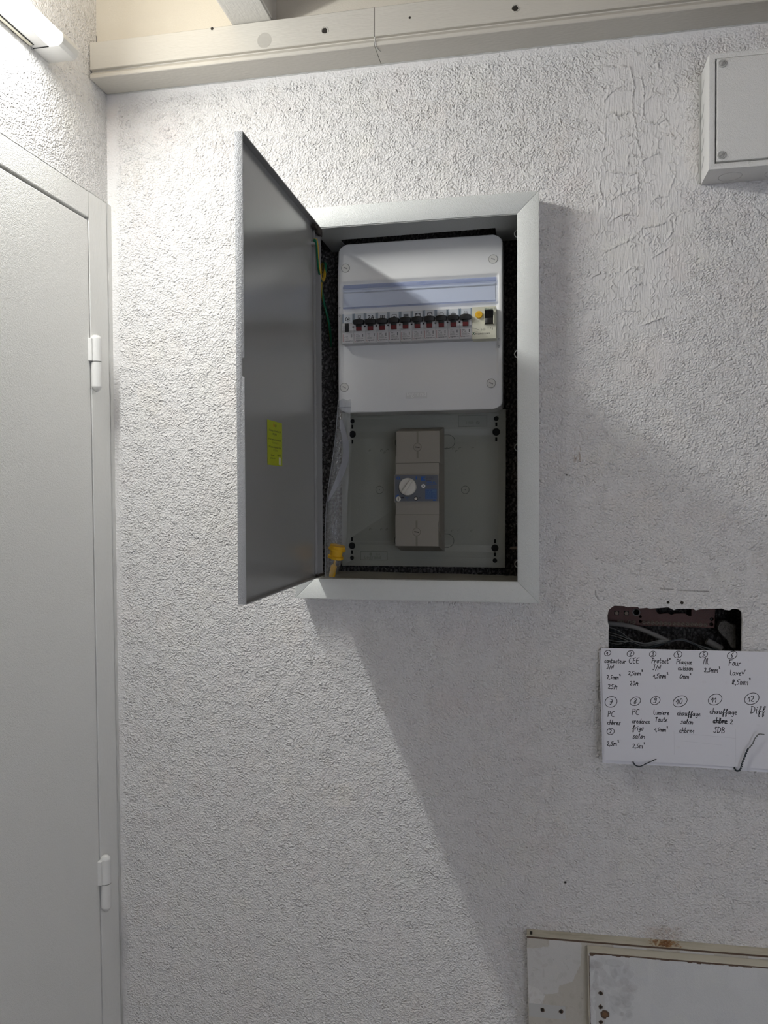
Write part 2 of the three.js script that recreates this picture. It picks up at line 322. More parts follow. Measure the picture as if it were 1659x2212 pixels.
{
  const t = structure('trim_1', 'cream painted timber ledger with a bead along its lower edge');
  const profile = [[0, 2.2485], [0.0465, 2.2485], [0.0474, 2.2492], [0.0474, 2.2535], [0.0468, 2.2542], [0.0415, 2.2602], [0.0418, 2.2612], [0.0466, 2.2613], [0.0474, 2.262], [0.0474, 2.2995], [0.0465, 2.3005], [0, 2.3005]];
  const plank = (x0, x1) => { const g = extrude(poly(profile.map(([z, y]) => [-z, y])), 0, x1 - x0); g.rotateY(Math.PI / 2); g.translate(x0, 0, 0); return muv(g); };
  part(t, 'plank', plank(XW + 0.002, -0.0962), M.trim);
  part(t, 'plank_001', plank(-0.0954, 1.65), M.trim);
  part(t, 'paint_drip', tube([[-0.0955, 2.2612, 0.0464], [-0.0950, 2.2545, 0.0478], [-0.0945, 2.2490, 0.0476], [-0.0938, 2.2480, 0.0436], [-0.0905, 2.2480, 0.033]], 0.0006, 24, 6), M.lampWhite);
  part(t, 'joint', bx(-0.09625, -0.09535, 2.2613, 2.3002, 0.030, 0.0471), M.hole);
  pit(t, 'nail_hole', -0.1656, 2.2766, 0.0474, 0.0042);
  pit(t, 'nail_hole', -0.0472, 2.2802, 0.0474, 0.0016);
  pit(t, 'nail_hole', 0.0929, 2.2756, 0.0474, 0.0042);
  pit(t, 'nail_hole', -0.3297, 2.2985, 0.0474, 0.0022);
  // filler disc and caulk under the ledger
  part(t, 'filler_patch', cylZ(-0.2525, 2.2735, 0.0470, 0.04755, 0.0105, 30), M.trim);
  const pts = []; for (let i = 0; i <= 90; i++) { const x = XW + 0.002 + i * 0.0135; pts.push([x, 2.2479 + 0.0004 * N1(x * 60, 3), 0.0005 + 0.0003 * N2(x * 80, 1)]); }
  part(t, 'caulk_bead', tube(pts, 0.0011, 360, 6), M.caulk);
}
{
  const j = thing('ceiling_joist', 'white painted timber joist resting on the ledger', 'beam');
  part(j, 'timber', bx(-0.302, -0.2407, 2.3012, 2.4595, 0.0262, 2.39, 0.004), std(lin(0.70, 0.68, 0.64), 0.5, { bumpMap: scaled(brushY, 0.25), bumpScale: 0.0005 }));
}

// ---------------------------------------------------------------- left door and its frame
{
  const pivot = [XW, 2.04, 0];
  const lean = (o) => { o.position.set(...pivot); o.rotation.set(0.0063, 0, 0.0034); return o; };
  const X = (x) => x - XW, Y = (y) => y - 2.04;
  const f = lean(structure('trim_2', 'white painted timber door frame'));
  part(f, 'jamb', bx(X(-0.60), X(-0.5166), Y(0.02), Y(2.0808), 0.0115, 0.0605, 0.0015), M.jamb);
  part(f, 'lintel', bx(X(-0.60), X(-0.5166), Y(2.0425), Y(2.0803), 0.0608, 0.92, 0.0015), M.doorPaint);
  part(f, 'jamb', bx(X(-0.60), X(-0.5166), Y(0.02), Y(2.0425), 0.87, 0.92, 0.0015), M.jamb);
  // paint-filled caulk in the corner
  const pts = []; for (let i = 0; i <= 120; i++) { const y = 2.083 - i * 0.0125; pts.push([X(-0.5168) + 0.0009 * N1(y * 25, 2) - 0.001 * (y - 2), Y(y), 0.0105 + 0.0008 * N2(y * 40, 9)]); }
  part(f, 'paint_ridge', tube(pts, 0.0011, 420, 6), M.caulk);
  part(f, 'corner_caulk', bx(X(-0.60), X(-0.5158), Y(0.02), Y(2.0815), -0.0045, 0.0112, 0.0022), M.caulk);
  const tp = []; for (let i = 0; i <= 60; i++) { const z = 0.008 + i * 0.006; tp.push([X(-0.5178), Y(2.0812) + 0.0005 * N1(z * 60, 7), z]); }
  part(f, 'paint_ridge', tube(tp, 0.0012, 200, 6), M.caulk);
  const d = lean(structure('door_1', 'white painted flush door'));
  part(d, 'leaf', bx(X(-0.565), X(-0.5172), Y(0.02), Y(2.0385), 0.0632, 0.868, 0.0012), M.doorPaint);
  for (const [y0, ym, y1] of [[1.0225, 1.0655, 1.1075], [1.7905, 1.8345, 1.874]]) {
    const h = new THREE.Group(); h.name = 'hinge'; d.add(h); h.position.set(X(-0.5105), 0, 0.0575);
    const knuckle = (a, b, dome) => {
      const r = 0.0076, pr = [[0.0001, 0]];
      if (dome < 0) pr.push([r * 0.25, 0.0006], [r * 0.72, 0.0045], [r * 0.96, 0.0075], [r, 0.009]); else pr.push([r * 0.98, 0], [r, 0.0006]);
      if (dome > 0) pr.push([r, b - a - 0.0065], [r * 0.9, b - a - 0.003], [r * 0.55, b - a - 0.0007], [0.0001, b - a]); else pr.push([r, b - a - 0.0006], [r * 0.98, b - a], [0.0001, b - a]);
      const g = new THREE.LatheGeometry(pr.map(([x, y]) => new THREE.Vector2(x, y)), 20); g.translate(0, Y(a), 0); return muv(g);
    };
    part(h, 'knuckle', merge([knuckle(ym + 0.0004, y1, 1), bx(-0.008, -0.001, Y(ym + 0.0006), Y(y1 - 0.006), 0.0015, 0.0105, 0.001)]), M.hinge);
    part(h, 'knuckle', merge([knuckle(y0, ym - 0.0004, -1), bx(-0.008, -0.001, Y(y0 + 0.006), Y(ym - 0.0006), -0.011, -0.002, 0.001)]), M.hinge);
    part(h, 'pin', new THREE.CylinderGeometry(0.0066, 0.0066, 0.0012, 16).translate(0, Y(ym), 0), M.hole);
  }
}

// ---------------------------------------------------------------- the lamp
{
  const z0 = 0.143, z1 = 0.745, yb = 2.2194, yt = 2.2410, xf = -0.4774, xs = -0.4985;
  const L = thing('tube_lamp', 'slim white tube lamp lit on the wall above the door', 'lamp');
  const uProfile = (inset, x0) => {                  // rounded front, in (x, y)
    const r = (yt - yb) / 2 - inset, cy = (yt + yb) / 2, cx = xf - inset - r, s = new THREE.Shape();
    s.moveTo(x0, cy - r); s.lineTo(cx, cy - r); s.absarc(cx, cy, r, -Math.PI / 2, Math.PI / 2, false); s.lineTo(x0, cy + r); s.closePath(); return s;
  };
  const glow = new THREE.MeshStandardMaterial({ color: lin(0.9, 0.9, 0.88), roughness: 0.4, emissive: lin(...LAMP_RGB), emissiveIntensity: 6 });
  part(L, 'lamp_housing', bx(XW + 0.0002, xs, yb + 0.0006, yt - 0.0006, z0 + 0.03, z1 - 0.03, 0.001), M.lampWhite);
  part(L, 'lamp_diffuser', extrude(uProfile(0.0012, xs), z0 + 0.037, z1 - 0.037, 0, 16), glow, null, 'glowing white tube cover');
  const cap = (a, b) => extrude(uProfile(0, XW + 0.0002), a, b, 0.0016, 16);
  part(L, 'end_cap', toCreasedNormals(cap(z0, z0 + 0.036), 0.6), M.capPlastic);
  part(L, 'end_cap', toCreasedNormals(cap(z1 - 0.036, z1), 0.6), M.capPlastic);
  part(L, 'seam', bx(XW + 0.001, xs, yb - 0.0001, yb + 0.0008, z0 + 0.0360, z0 + 0.0372), M.dark);
  part(L, 'mounting_strip', bx(XW + 0.0012, XW + 0.0062, yb - 0.0010, yb + 0.001, z0 + 0.045, z1 - 0.05, 0.0008), M.cream);
  part(L, 'seam', bx(XW + 0.0002, XW + 0.0074, yb - 0.0002, yb + 0.0004, z0 + 0.044, z1 - 0.049), M.dark);
  const len = z1 - z0 - 0.099, zc = (z0 + z1) / 2 + 0.0115, add = (x, y, h, dir, share) => {
    const a = new THREE.RectAreaLight(lin(...LAMP_RGB), LAMP_GLOW * share, len, h); a.name = 'tube_light'; a.position.set(x, y, zc); a.lookAt(x + dir[0], y + dir[1], zc); L.add(a);
  };
  const yc = (yb + yt) / 2;
  add(xf + 0.0004, yc, 0.012, [1, 0], 0.62);
  add(xf - 0.0085, yb - 0.0004, 0.015, [0.14, -1], 1);
  add(xf - 0.0085, yt + 0.0004, 0.015, [0.12, 1], 0.2);
}

// ---------------------------------------------------------------- flush electrical cabinet: frame, liner, open door
let cabinet;
const OX0 = -0.2161, OX1 = 0.1235, OY0 = 1.4929, OY1 = 2.0401, IX0 = -0.1873, IX1 = 0.0947, IY0 = 1.5213, IY1 = 2.0119;
{
  const C = cabinet = thing('electrical_cabinet', 'pale grey flush metal cabinet with its door swung open', 'cabinet');
  const rail = (pts) => toCreasedNormals(muv(extrude(poly(pts), 0.0002, FT, 0.0012)), 0.7);
  part(C, 'frame_rail', rail([[OX0, OY1], [OX1, OY1], [IX1, IY1], [IX0, IY1]].reverse()), M.frame);
  part(C, 'frame_rail', rail([[OX0, OY0], [OX1, OY0], [IX1, IY0], [IX0, IY0]]), M.frame);
  part(C, 'frame_rail', rail([[OX1, OY0], [OX1, OY1], [IX1, IY1], [IX1, IY0]]), M.frame);
  part(C, 'frame_rail', rail([[OX0, OY0], [OX0, OY1], [IX0, IY1], [IX0, IY0]].reverse()), M.frame);
  // returns running back into the wall: drawn in (x, -z)
  const flat = (pts, y0, y1) => { const g = extrude(poly(pts), 0, y1 - y0); g.rotateX(-Math.PI / 2); g.translate(0, y0, 0); return muv(g); };
  part(C, 'top_return', flat([[IX0, -0.037], [IX1, -0.037], [IX1, 0.07], [0.0635, 0.07], [0.0635, 0.0106], [-0.1612, 0.0166], [-0.1612, 0.07], [IX0, 0.07]], IY1 - 0.0010, IY1 + 0.0005), M.liner);
  part(C, 'bottom_return', flat([[IX0, -0.037], [IX1, -0.037], [IX1, 0.030], [0.082, 0.034], [0.076, 0.030], [0.070, 0.042], [0.030, 0.044], [0.026, 0.048], [-0.06, 0.055], [-0.155, 0.066], [IX0, 0.07]], IY0 - 0.0005, IY0 + 0.0010), std(lin(0.30, 0.295, 0.26), 0.6, { bumpMap: scaled(fineBump, 0.08), bumpScale: 0.0006 }));
  part(C, 'side_return', bx(IX1, IX1 + 0.0015, IY0, IY1, -0.02, 0.036), M.liner);
  for (const y of [1.9963, 1.8317, 1.7034, 1.5422]) {
    const g = new THREE.TorusGeometry(0.0052, 0.0007, 8, 24); g.translate(0.0955, y, 0.004); part(C, 'clip_ring', g, M.frame);
  }
  part(C, 'bracket', bx(0.083, 0.0947, 1.5605, 1.5645, -0.03, -0.026), M.brass);
  // door: a shallow metal tray, hinged at the left of the opening, standing square to the wall
  const D = new THREE.Group(); D.name = 'door'; C.add(D);
  const dz0 = FT + 0.001, dz1 = 0.3372, dy0 = 1.5252, dy1 = 2.0117, xa = -0.1836, xb = -0.1824, xr = -0.1749;
  part(D, 'door_sheet', bx(xa, xb, dy0, dy1, dz0, dz1, 0.0004), M.boxDoor, null, 'mid grey glossy inner face');
  part(D, 'top_flange', bx(xb, xr, dy1 - 0.0012, dy1, dz0, dz1), M.boxDoor);
  part(D, 'bottom_flange', bx(xb, xr, dy0, dy0 + 0.0012, dz0, dz1), M.boxDoor);
  const edge = poly([[xa, dy0], [xr, dy0], [xr, 1.7604], [xr - 0.0024, 1.7612], [xr - 0.0024, 1.7798], [xr, 1.7806], [xr, dy1], [xa, dy1]]);
  part(D, 'edge_flange', toCreasedNormals(muv(extrude(edge, dz1 - 0.0012, dz1 + 0.0003, 0.0003)), 0.6), std(lin(0.46, 0.465, 0.48), 0.45, { bumpMap: scaled(fineBump, 0.08), bumpScale: 0.0005 }), null, 'chipped free edge of the door, lamp light put into its paler grey');  // paler than the door sheet: lamp light on this edge is in the colour
  part(D, 'hinge_flange', bx(xb, xr, dy0 + 0.0015, dy1 - 0.0015, dz0, dz0 + 0.0012), M.boxDoor);
  part(D, 'stiffener', bx(xb, xb + 0.003, dy0 + 0.004, dy1 - 0.004, dz0 + 0.012, dz0 + 0.0145, 0.0006), M.boxDoor);
  part(D, 'hinge_pin', merge([bx(-0.1785, -0.1735, 1.9985, 2.0100, 0.036, 0.058, 0.002), bx(-0.181, -0.1752, 2.0030, 2.0085, 0.055, 0.066, 0.001)]), std(lin(0.03, 0.022, 0.018), 0.8));
  part(D, 'hinge_pin', merge([bx(-0.1785, -0.1735, 1.5262, 1.5290, 0.036, 0.062, 0.001)]), std(lin(0.03, 0.022, 0.018), 0.8));
  const bolt = merge([new THREE.CylinderGeometry(0.0042, 0.0042, 0.008, 6).rotateZ(Math.PI / 2), new THREE.CylinderGeometry(0.002, 0.002, 0.012, 10).rotateZ(Math.PI / 2)]); bolt.translate(-0.1785, 1.9835, 0.0605);
  part(D, 'earth_bolt', bolt, M.steel);
  // sticker
  const st = canvasTex(512, 512, (g, w, h) => {
    g.fillStyle = '#a9b51c'; g.fillRect(0, 0, w, h);
    for (let k = 0; k < 60; k++) { g.fillStyle = `rgba(${170 + rr(-20, 20)},${180 + rr(-15, 15)},30,0.10)`; g.beginPath(); g.ellipse(rnd() * w, rnd() * h, rr(20, 90), rr(20, 60), 0, 0, 7); g.fill(); }
    g.fillStyle = '#1c1e08'; g.textAlign = 'center'; g.textBaseline = 'middle';
    const T = (s, x, y, z, b = 1) => { g.font = `${b ? 'bold ' : ''}${z}px sans-serif`; g.fillText(s, x, y); };
    g.fillStyle = '#c2561c'; for (let k = 0; k < 7; k++) { const a = k / 7 * 6.28; g.beginPath(); g.arc(224 + 17 * Math.cos(a), 48 + 17 * Math.sin(a), 7, 0, 7); g.fill(); }
    g.fillStyle = '#1c1e08'; T('EDF', 286, 52, 38); T('Contactez un conseiller EDF', 262, 112, 31); T('09   24/24', 250, 150, 30);
    T('N° de compteur électricité (PDL)', 262, 214, 28); g.fillStyle = '#4c5212'; T('01234567890123', 272, 252, 27, 0);
    g.fillStyle = '#1c1e08'; T("N° d'urgence dépannage Enedis", 262, 302, 28); T('09 726 750', 272, 338, 29, 0);
    T('Site web', 178, 398, 28); T('particulier.edf.fr', 178, 432, 22); T('Application', 410, 390, 26);
    g.fillStyle = '#d8d6cc'; g.fillRect(392, 412, 62, 88);
  });
  const sg = new THREE.PlaneGeometry(0.0535, 0.0518, 6, 6); sg.rotateY(Math.PI / 2); sg.translate(xb + 0.0004, 1.6996, 0.2213);
  part(D, 'sticker', sg, std(lin(1, 1, 1), 0.5, { map: st }), null, 'yellow-green printed sticker inside the door');
}

// ---------------------------------------------------------------- printing helpers for small devices
const INK = '#33363b';
function plate(parent, name, tex, x0, x1, y0, y1, z, rough = 0.5) {   // a printed label: flat card lying on the face
  const g = new THREE.PlaneGeometry(x1 - x0, y1 - y0); g.translate((x0 + x1) / 2, (y0 + y1) / 2, z);
  return part(parent, name, g, std(lin(1, 1, 1), rough, { map: tex }));
}

// ---------------------------------------------------------------- consumer unit cover
const ZP = -0.065;
// the devices are drawn in catalogue sizes and set a little smaller, this far into the recess
const inner = (o, x = 0) => { o.scale.setScalar(0.96); o.position.set(0.00489 + 0.96 * x, 0.06548, 0.04451); return o; };
{
  const U = inner(thing('consumer_unit', 'white moulded fuse board cover with a clear label strip above the switches', 'fuse board'));
  const xl = -0.1780, xr = 0.0708, yb = 1.7645, yt = 2.0222, zb = -0.117;
  const cut = (y) => { // rounded corners
    const t = y > yt - 0.013 ? (y - (yt - 0.013)) / 0.013 : y < yb + 0.011 ? (yb + 0.011 - y) / 0.011 : 0;
    return t > 0 ? 0.0185 * (1 - Math.sqrt(Math.max(0, 1 - t * t))) : 0;
  };
  const NX = 110, NY = 130, V = [], I = [];
  const hgt = (x, y) => {
    const S = sstep(-0.1735, -0.1690, x) * (1 - sstep(0.0615, 0.0658, x)), T = (1 - sstep(1.9590, 1.9635, y)) * sstep(1.800, 1.850, y);
    const e = Math.min(x - (xl + cut(y)), xr - cut(y) - x, yt - y, y - yb);
    const roll = e < 0.0022 ? -(0.0022 - Math.sqrt(Math.max(0, 0.0022 ** 2 - (0.0022 - e) ** 2))) : 0;
    const slope = -0.006 * sstep(1.962, 2.022, y) - 0.002 * sstep(1.80, 1.764, y);
    return ZP + slope - 0.0035 * S * T + roll;
  };
  const warp = (t) => { const s = t * 2 - 1; return 0.5 + 0.5 * Math.sign(s) * (1 - Math.pow(1 - Math.abs(s), 1.5)); };
  for (let j = 0; j <= NY; j++) { const y = yb + (yt - yb) * warp(j / NY), c = cut(y); for (let i = 0; i <= NX; i++) { const x = xl + c + (xr - xl - 2 * c) * warp(i / NX); V.push(x, y, hgt(x, y)); } }
  const at = (i, j) => j * (NX + 1) + i;
  for (let j = 0; j < NY; j++) for (let i = 0; i < NX; i++) I.push(at(i, j), at(i + 1, j), at(i + 1, j + 1), at(i, j), at(i + 1, j + 1), at(i, j + 1));
  const front = new THREE.BufferGeometry(); front.setAttribute('position', new THREE.Float32BufferAttribute(V, 3)); front.setIndex(I); front.computeVertexNormals(); muv(front);
  // side skirt
  const loop = []; for (let i = 0; i <= NX; i++) loop.push(at(i, 0)); for (let j = 1; j <= NY; j++) loop.push(at(NX, j)); for (let i = NX - 1; i >= 0; i--) loop.push(at(i, NY)); for (let j = NY - 1; j > 0; j--) loop.push(at(0, j));
  const SV = [], SI = []; loop.forEach((k) => { SV.push(V[3 * k], V[3 * k + 1], V[3 * k + 2], V[3 * k], V[3 * k + 1], zb); });
  loop.forEach((_, k) => { const a = 2 * k, b = 2 * ((k + 1) % loop.length); SI.push(a, a + 1, b, b, a + 1, b + 1); });
  const skirt = new THREE.BufferGeometry(); skirt.setAttribute('position', new THREE.Float32BufferAttribute(SV, 3)); skirt.setIndex(SI); skirt.computeVertexNormals(); muv(skirt);
  part(U, 'cover', merge([front, toCreasedNormals(skirt, 0.8)]), M.whitePlastic);
  // quarter-turn screws
  [[-0.1656, 1.9841, -0.4], [0.0572, 1.9844, -0.35], [-0.1681, 1.8031, -0.5], [0.0542, 1.8024, -0.4]].forEach(([x, y, a]) => {
    const z = hgt(x, y) + 0.0007, s = new THREE.Group(); s.name = 'cover_screw'; U.add(s); s.position.set(x, y, z);
    part(s, 'screw_head', cylZ(0, 0, -0.002, 0.0004, 0.0060, 32), M.capPlastic);
    part(s, 'groove', new THREE.TorusGeometry(0.0064, 0.00035, 6, 40), M.grey);
    const b = bx(-0.0030, 0.0030, -0.0008, 0.0008, 0.0002, 0.0006); b.rotateZ(a); part(s, 'slot', b, M.grey);
  });
  // maker's plate: rim is raised, letter relief is shading in the colour
  const emb = new THREE.Group(); emb.name = 'maker_plate'; U.add(emb);
  const zl = hgt(-0.057, 1.789);
  part(emb, 'plate_rim', merge([bx(-0.0742, -0.0400, 1.7937, 1.7943, zl - 0.001, zl + 0.0005), bx(-0.0742, -0.0400, 1.7830, 1.7836, zl - 0.001, zl + 0.0005), bx(-0.0742, -0.0736, 1.7836, 1.7937, zl - 0.001, zl + 0.0005), bx(-0.0406, -0.0400, 1.7836, 1.7937, zl - 0.001, zl + 0.0005)]), M.whitePlastic);
  plate(emb, 'shaded_lettering', canvasTex(256, 80, (g, w, h) => { g.fillStyle = '#dcdcda'; g.fillRect(0, 0, w, h); g.font = 'bold 66px sans-serif'; g.textAlign = 'center'; g.fillStyle = '#c3c4c2'; g.fillText('legrand', 130, 58, 236); g.fillStyle = '#eeeeec'; g.fillText('legrand', 128, 56, 236); }), -0.0735, -0.0407, 1.7837, 1.7936, zl + 0.0002, 0.4);
  // tiny moulded marks beside the switch row
  for (const [x, y] of [[-0.1748, 1.9240], [-0.1748, 1.9125], [0.0660, 1.8665], [0.0657, 1.8555]]) {
    const a = new THREE.TorusGeometry(0.0014, 0.0003, 6, 16, 4.6); a.rotateZ(0.6); a.translate(x, y, ZP + 0.0002); part(U, 'moulded_mark', merge([a, bx(x - 0.0001, x + 0.0016, y - 0.0002, y + 0.0002, ZP, ZP + 0.0004)]), M.grey);
  }
  // clear label strip
  const W = new THREE.Group(); W.name = 'label_strip'; W.userData.label = 'clear bluish label strip'; U.add(W);
  const clear = new THREE.MeshPhysicalMaterial({ color: lin(0.93, 0.95, 0.99), transmission: 0.94, roughness: 0.06, thickness: 0, ior: 1.5 });
  const x0 = -0.1692, x1 = 0.0612, y0 = 1.9220, y1 = 1.9585, zf = ZP + 0.0012;
  part(W, 'clear_front', bx(x0, x1, y0 + 0.0022, y1 - 0.0062, zf - 0.0008, zf), clear);
  const lip = bx(x0, x1, -0.0038, 0.0038, -0.0004, 0.0004); lip.rotateX(-0.55); lip.translate(0, y1 - 0.0032, zf - 0.0018);
  part(W, 'clear_lip', merge([lip, bx(x0, x1, y0, y0 + 0.0022, zf - 0.0022, zf + 0.0006)]), new THREE.MeshPhysicalMaterial({ color: lin(0.74, 0.78, 0.90), transmission: 0.8, roughness: 0.1, thickness: 0, ior: 1.5 }));
  const roll = new THREE.CylinderGeometry(0.0016, 0.0016, x1 - x0 - 0.002, 12); roll.rotateZ(Math.PI / 2); roll.translate((x0 + x1) / 2, y1 - 0.0100, ZP - 0.0022);
  part(W, 'card_holder', merge([roll, bx(x0 + 0.001, x1 - 0.001, y0 + 0.003, y1 - 0.013, ZP - 0.0030, ZP - 0.0022)]), std(lin(0.84, 0.85, 0.88), 0.35));
  part(W, 'catch', bx(-0.0560, -0.0440, y1 - 0.0032, y1 - 0.0012, zf - 0.001, zf + 0.0012, 0.0005), clear); part(W, 'catch', bx(-0.0680, -0.0662, y0 + 0.0005, y0 + 0.0024, zf, zf + 0.0016, 0.0004), clear);
}

// ---------------------------------------------------------------- the row of modular devices
const ZM = -0.05, MW = 0.0177, ROW0 = -0.1674, RB = 1.8661, RT = 1.9111;
const bodyProfile = (top) => { // (z, y) of a device seen from its side
  const p = [[-0.085, RB], [ZM - 0.0008, RB], [ZM, RB + 0.0008], [ZM, RB + 0.0165], [ZM + 0.0022, RB + 0.0195], [ZM + 0.0022, RB + 0.0262], [ZM - 0.0008, RB + 0.0305], [ZM - 0.0012, top - 0.0012], [ZM - 0.0026, top], [-0.085, top]];
  return poly(p.map(([z, y]) => [-z, y]));
};
const bodyGeo = (w) => { const g = extrude(bodyProfile(RT), 0, w - 0.0003, 0.00015); g.rotateY(Math.PI / 2); g.translate(0.00015, 0, 0); return toCreasedNormals(muv(g), 0.5); };
const body1 = bodyGeo(MW);
const leverGeo = (() => { // T-shaped rocker: wide thumb bar on a stem
  const bar = new THREE.Shape(), y0 = RB + 0.0272, y1 = RB + 0.0348, h = 0.0079;
  bar.moveTo(-h, y0 + 0.0016); bar.quadraticCurveTo(-h + 0.0004, y0, -h + 0.0022, y0); bar.lineTo(h - 0.0022, y0); bar.quadraticCurveTo(h - 0.0004, y0, h, y0 + 0.0016); bar.lineTo(h, y1 - 0.0014); bar.quadraticCurveTo(0, y1 + 0.0014, -h, y1 - 0.0014); bar.closePath();
  const a = extrude(bar, ZM - 0.001, ZM + 0.0085, 0.0007, 10), b = extrude(poly([[-0.0042, RB + 0.0238], [0.0042, RB + 0.0238], [0.0042, RB + 0.031], [-0.0042, RB + 0.031]]), ZM + 0.0015, ZM + 0.0052, 0.0004);
  const g = merge([a, b]); g.translate(MW / 2, 0, 0); return toCreasedNormals(g, 0.6);
})();
const flagGeo = bx(MW / 2 - 0.0041, MW / 2 + 0.0041, RB + 0.0182, RB + 0.0240, ZM + 0.0012, ZM + 0.0048, 0.0003);
const nubGeo = bx(-0.0013, 0.0013, RB + 0.0236, RB + 0.0254, ZM + 0.0018, ZM + 0.0030, 0.0003);
const wellGeo = (() => { // blue-grey side clips of the label holder
  const c = []; for (const s of [0, 1]) c.push(bx(s ? MW - 0.0022 : 0.0003, s ? MW - 0.0003 : 0.0022, RT - 0.0136, RT - 0.0002, ZM - 0.0016, ZM - 0.0002, 0.0004)); return merge(c);
})();
function icon(g, kind) { // drawn in a 100 x 90 field
  g.strokeStyle = g.fillStyle = '#2e3136'; g.lineWidth = 4;
  const arc = (x, y, r, f) => { g.beginPath(); g.arc(x, y, r, 0, 7); f ? g.fill() : g.stroke(); };
  if (kind === 'moon') { arc(50, 52, 11, 1); g.lineWidth = 7; g.beginPath(); g.arc(42, 52, 20, 1.9, 4.5); g.stroke(); g.lineWidth = 3.5; for (let k = -3; k <= 4; k++) { const a = k * 0.42; g.beginPath(); g.moveTo(50 + 17 * Math.cos(a), 52 + 17 * Math.sin(a)); g.lineTo(50 + 29 * Math.cos(a), 52 + 29 * Math.sin(a)); g.stroke(); } }
  if (kind === 'boiler') { g.strokeRect(34, 18, 32, 60); arc(50, 46, 7, 1); g.fillRect(47, 50, 6, 12); }
  if (kind === '2A') { g.font = 'bold 62px sans-serif'; g.textAlign = 'center'; g.fillText('2A', 50, 64); }
  if (kind === 'hob') { g.fillRect(22, 26, 56, 44); g.fillStyle = '#c9ccd0'; for (const [x, y] of [[36, 38], [64, 38], [36, 58], [64, 58]]) { g.beginPath(); g.arc(x, y, 8, 0, 7); g.fill(); } g.fillStyle = '#2e3136'; for (const [x, y] of [[36, 38], [64, 38], [36, 58], [64, 58]]) arc(x, y, 4, 1); }
  if (kind === 'washer') { g.strokeRect(24, 24, 52, 56); arc(50, 58, 17, 1); g.fillStyle = '#9da1a6'; g.beginPath(); g.arc(50, 62, 9, 0, 7); g.fill(); }
  if (kind === 'oven') { g.fillRect(22, 26, 56, 50); g.fillStyle = '#c9ccd0'; for (let k = 0; k < 6; k++) g.fillRect(26 + k * 9, 32, 5, 10); g.fillRect(28, 52, 44, 4); g.fillRect(28, 62, 44, 4); }
  if (kind === 'socket') { g.fillRect(22, 20, 58, 60); g.fillStyle = '#d5d8dc'; g.beginPath(); g.arc(51, 50, 22, 0, 7); g.fill(); g.fillStyle = '#2e3136'; arc(42, 54, 4, 1); arc(60, 54, 4, 1); arc(51, 40, 4, 1); }
  if (kind === 'bulb') { arc(50, 46, 21); g.beginPath(); g.moveTo(42, 66); g.lineTo(42, 76); g.moveTo(58, 66); g.lineTo(58, 76); g.stroke(); }
  if (kind === 'heater') { g.fillRect(24, 42, 52, 30); g.fillStyle = '#aeb2b7'; for (let k = 0; k < 5; k++) g.fillRect(29 + k * 10, 47, 5, 22); g.fillStyle = '#2e3136'; for (const x of [38, 50, 62]) g.fillRect(x - 2, 22, 4, 13); }
}
const labelTex = (kind) => canvasTex(104, 96, (g, w, h) => { g.fillStyle = '#c8cdd3'; g.fillRect(0, 0, w, h); g.translate(2, 2); icon(g, kind); });
const ratingTex = (code) => canvasTex(248, 224, (g, w, h) => {
  g.fillStyle = '#c3c2c4'; g.fillRect(0, 0, w, h);
  g.strokeStyle = '#8c3b36'; g.lineWidth = 7; g.beginPath(); g.moveTo(12, 22); g.lineTo(12, 186); g.lineTo(40, 196); g.stroke();
  g.fillStyle = INK; g.font = 'bold 26px sans-serif'; g.fillText('DNX³', 44, 44); g.font = '54px sans-serif'; g.fillText(code, 44, 98);
  g.strokeStyle = INK; g.lineWidth = 3; g.strokeRect(44, 112, 108, 32); g.font = '22px sans-serif'; g.fillText('230/400V~', 48, 136, 100); g.font = 'bold 24px sans-serif'; g.fillText('6kA', 172, 140);
  g.fillRect(192, 30, 14, 66); g.fillRect(212, 30, 5, 20); g.fillRect(212, 58, 5, 14); g.fillRect(212, 80, 5, 16);
  g.font = 'bold 40px sans-serif'; g.fillStyle = '#23252a'; g.fillText('legrand', 44, 192, 140); g.fillRect(192, 176, 46, 8);
});
const placeDevice = (o, slot) => inner(o, ROW0 + slot * MW);
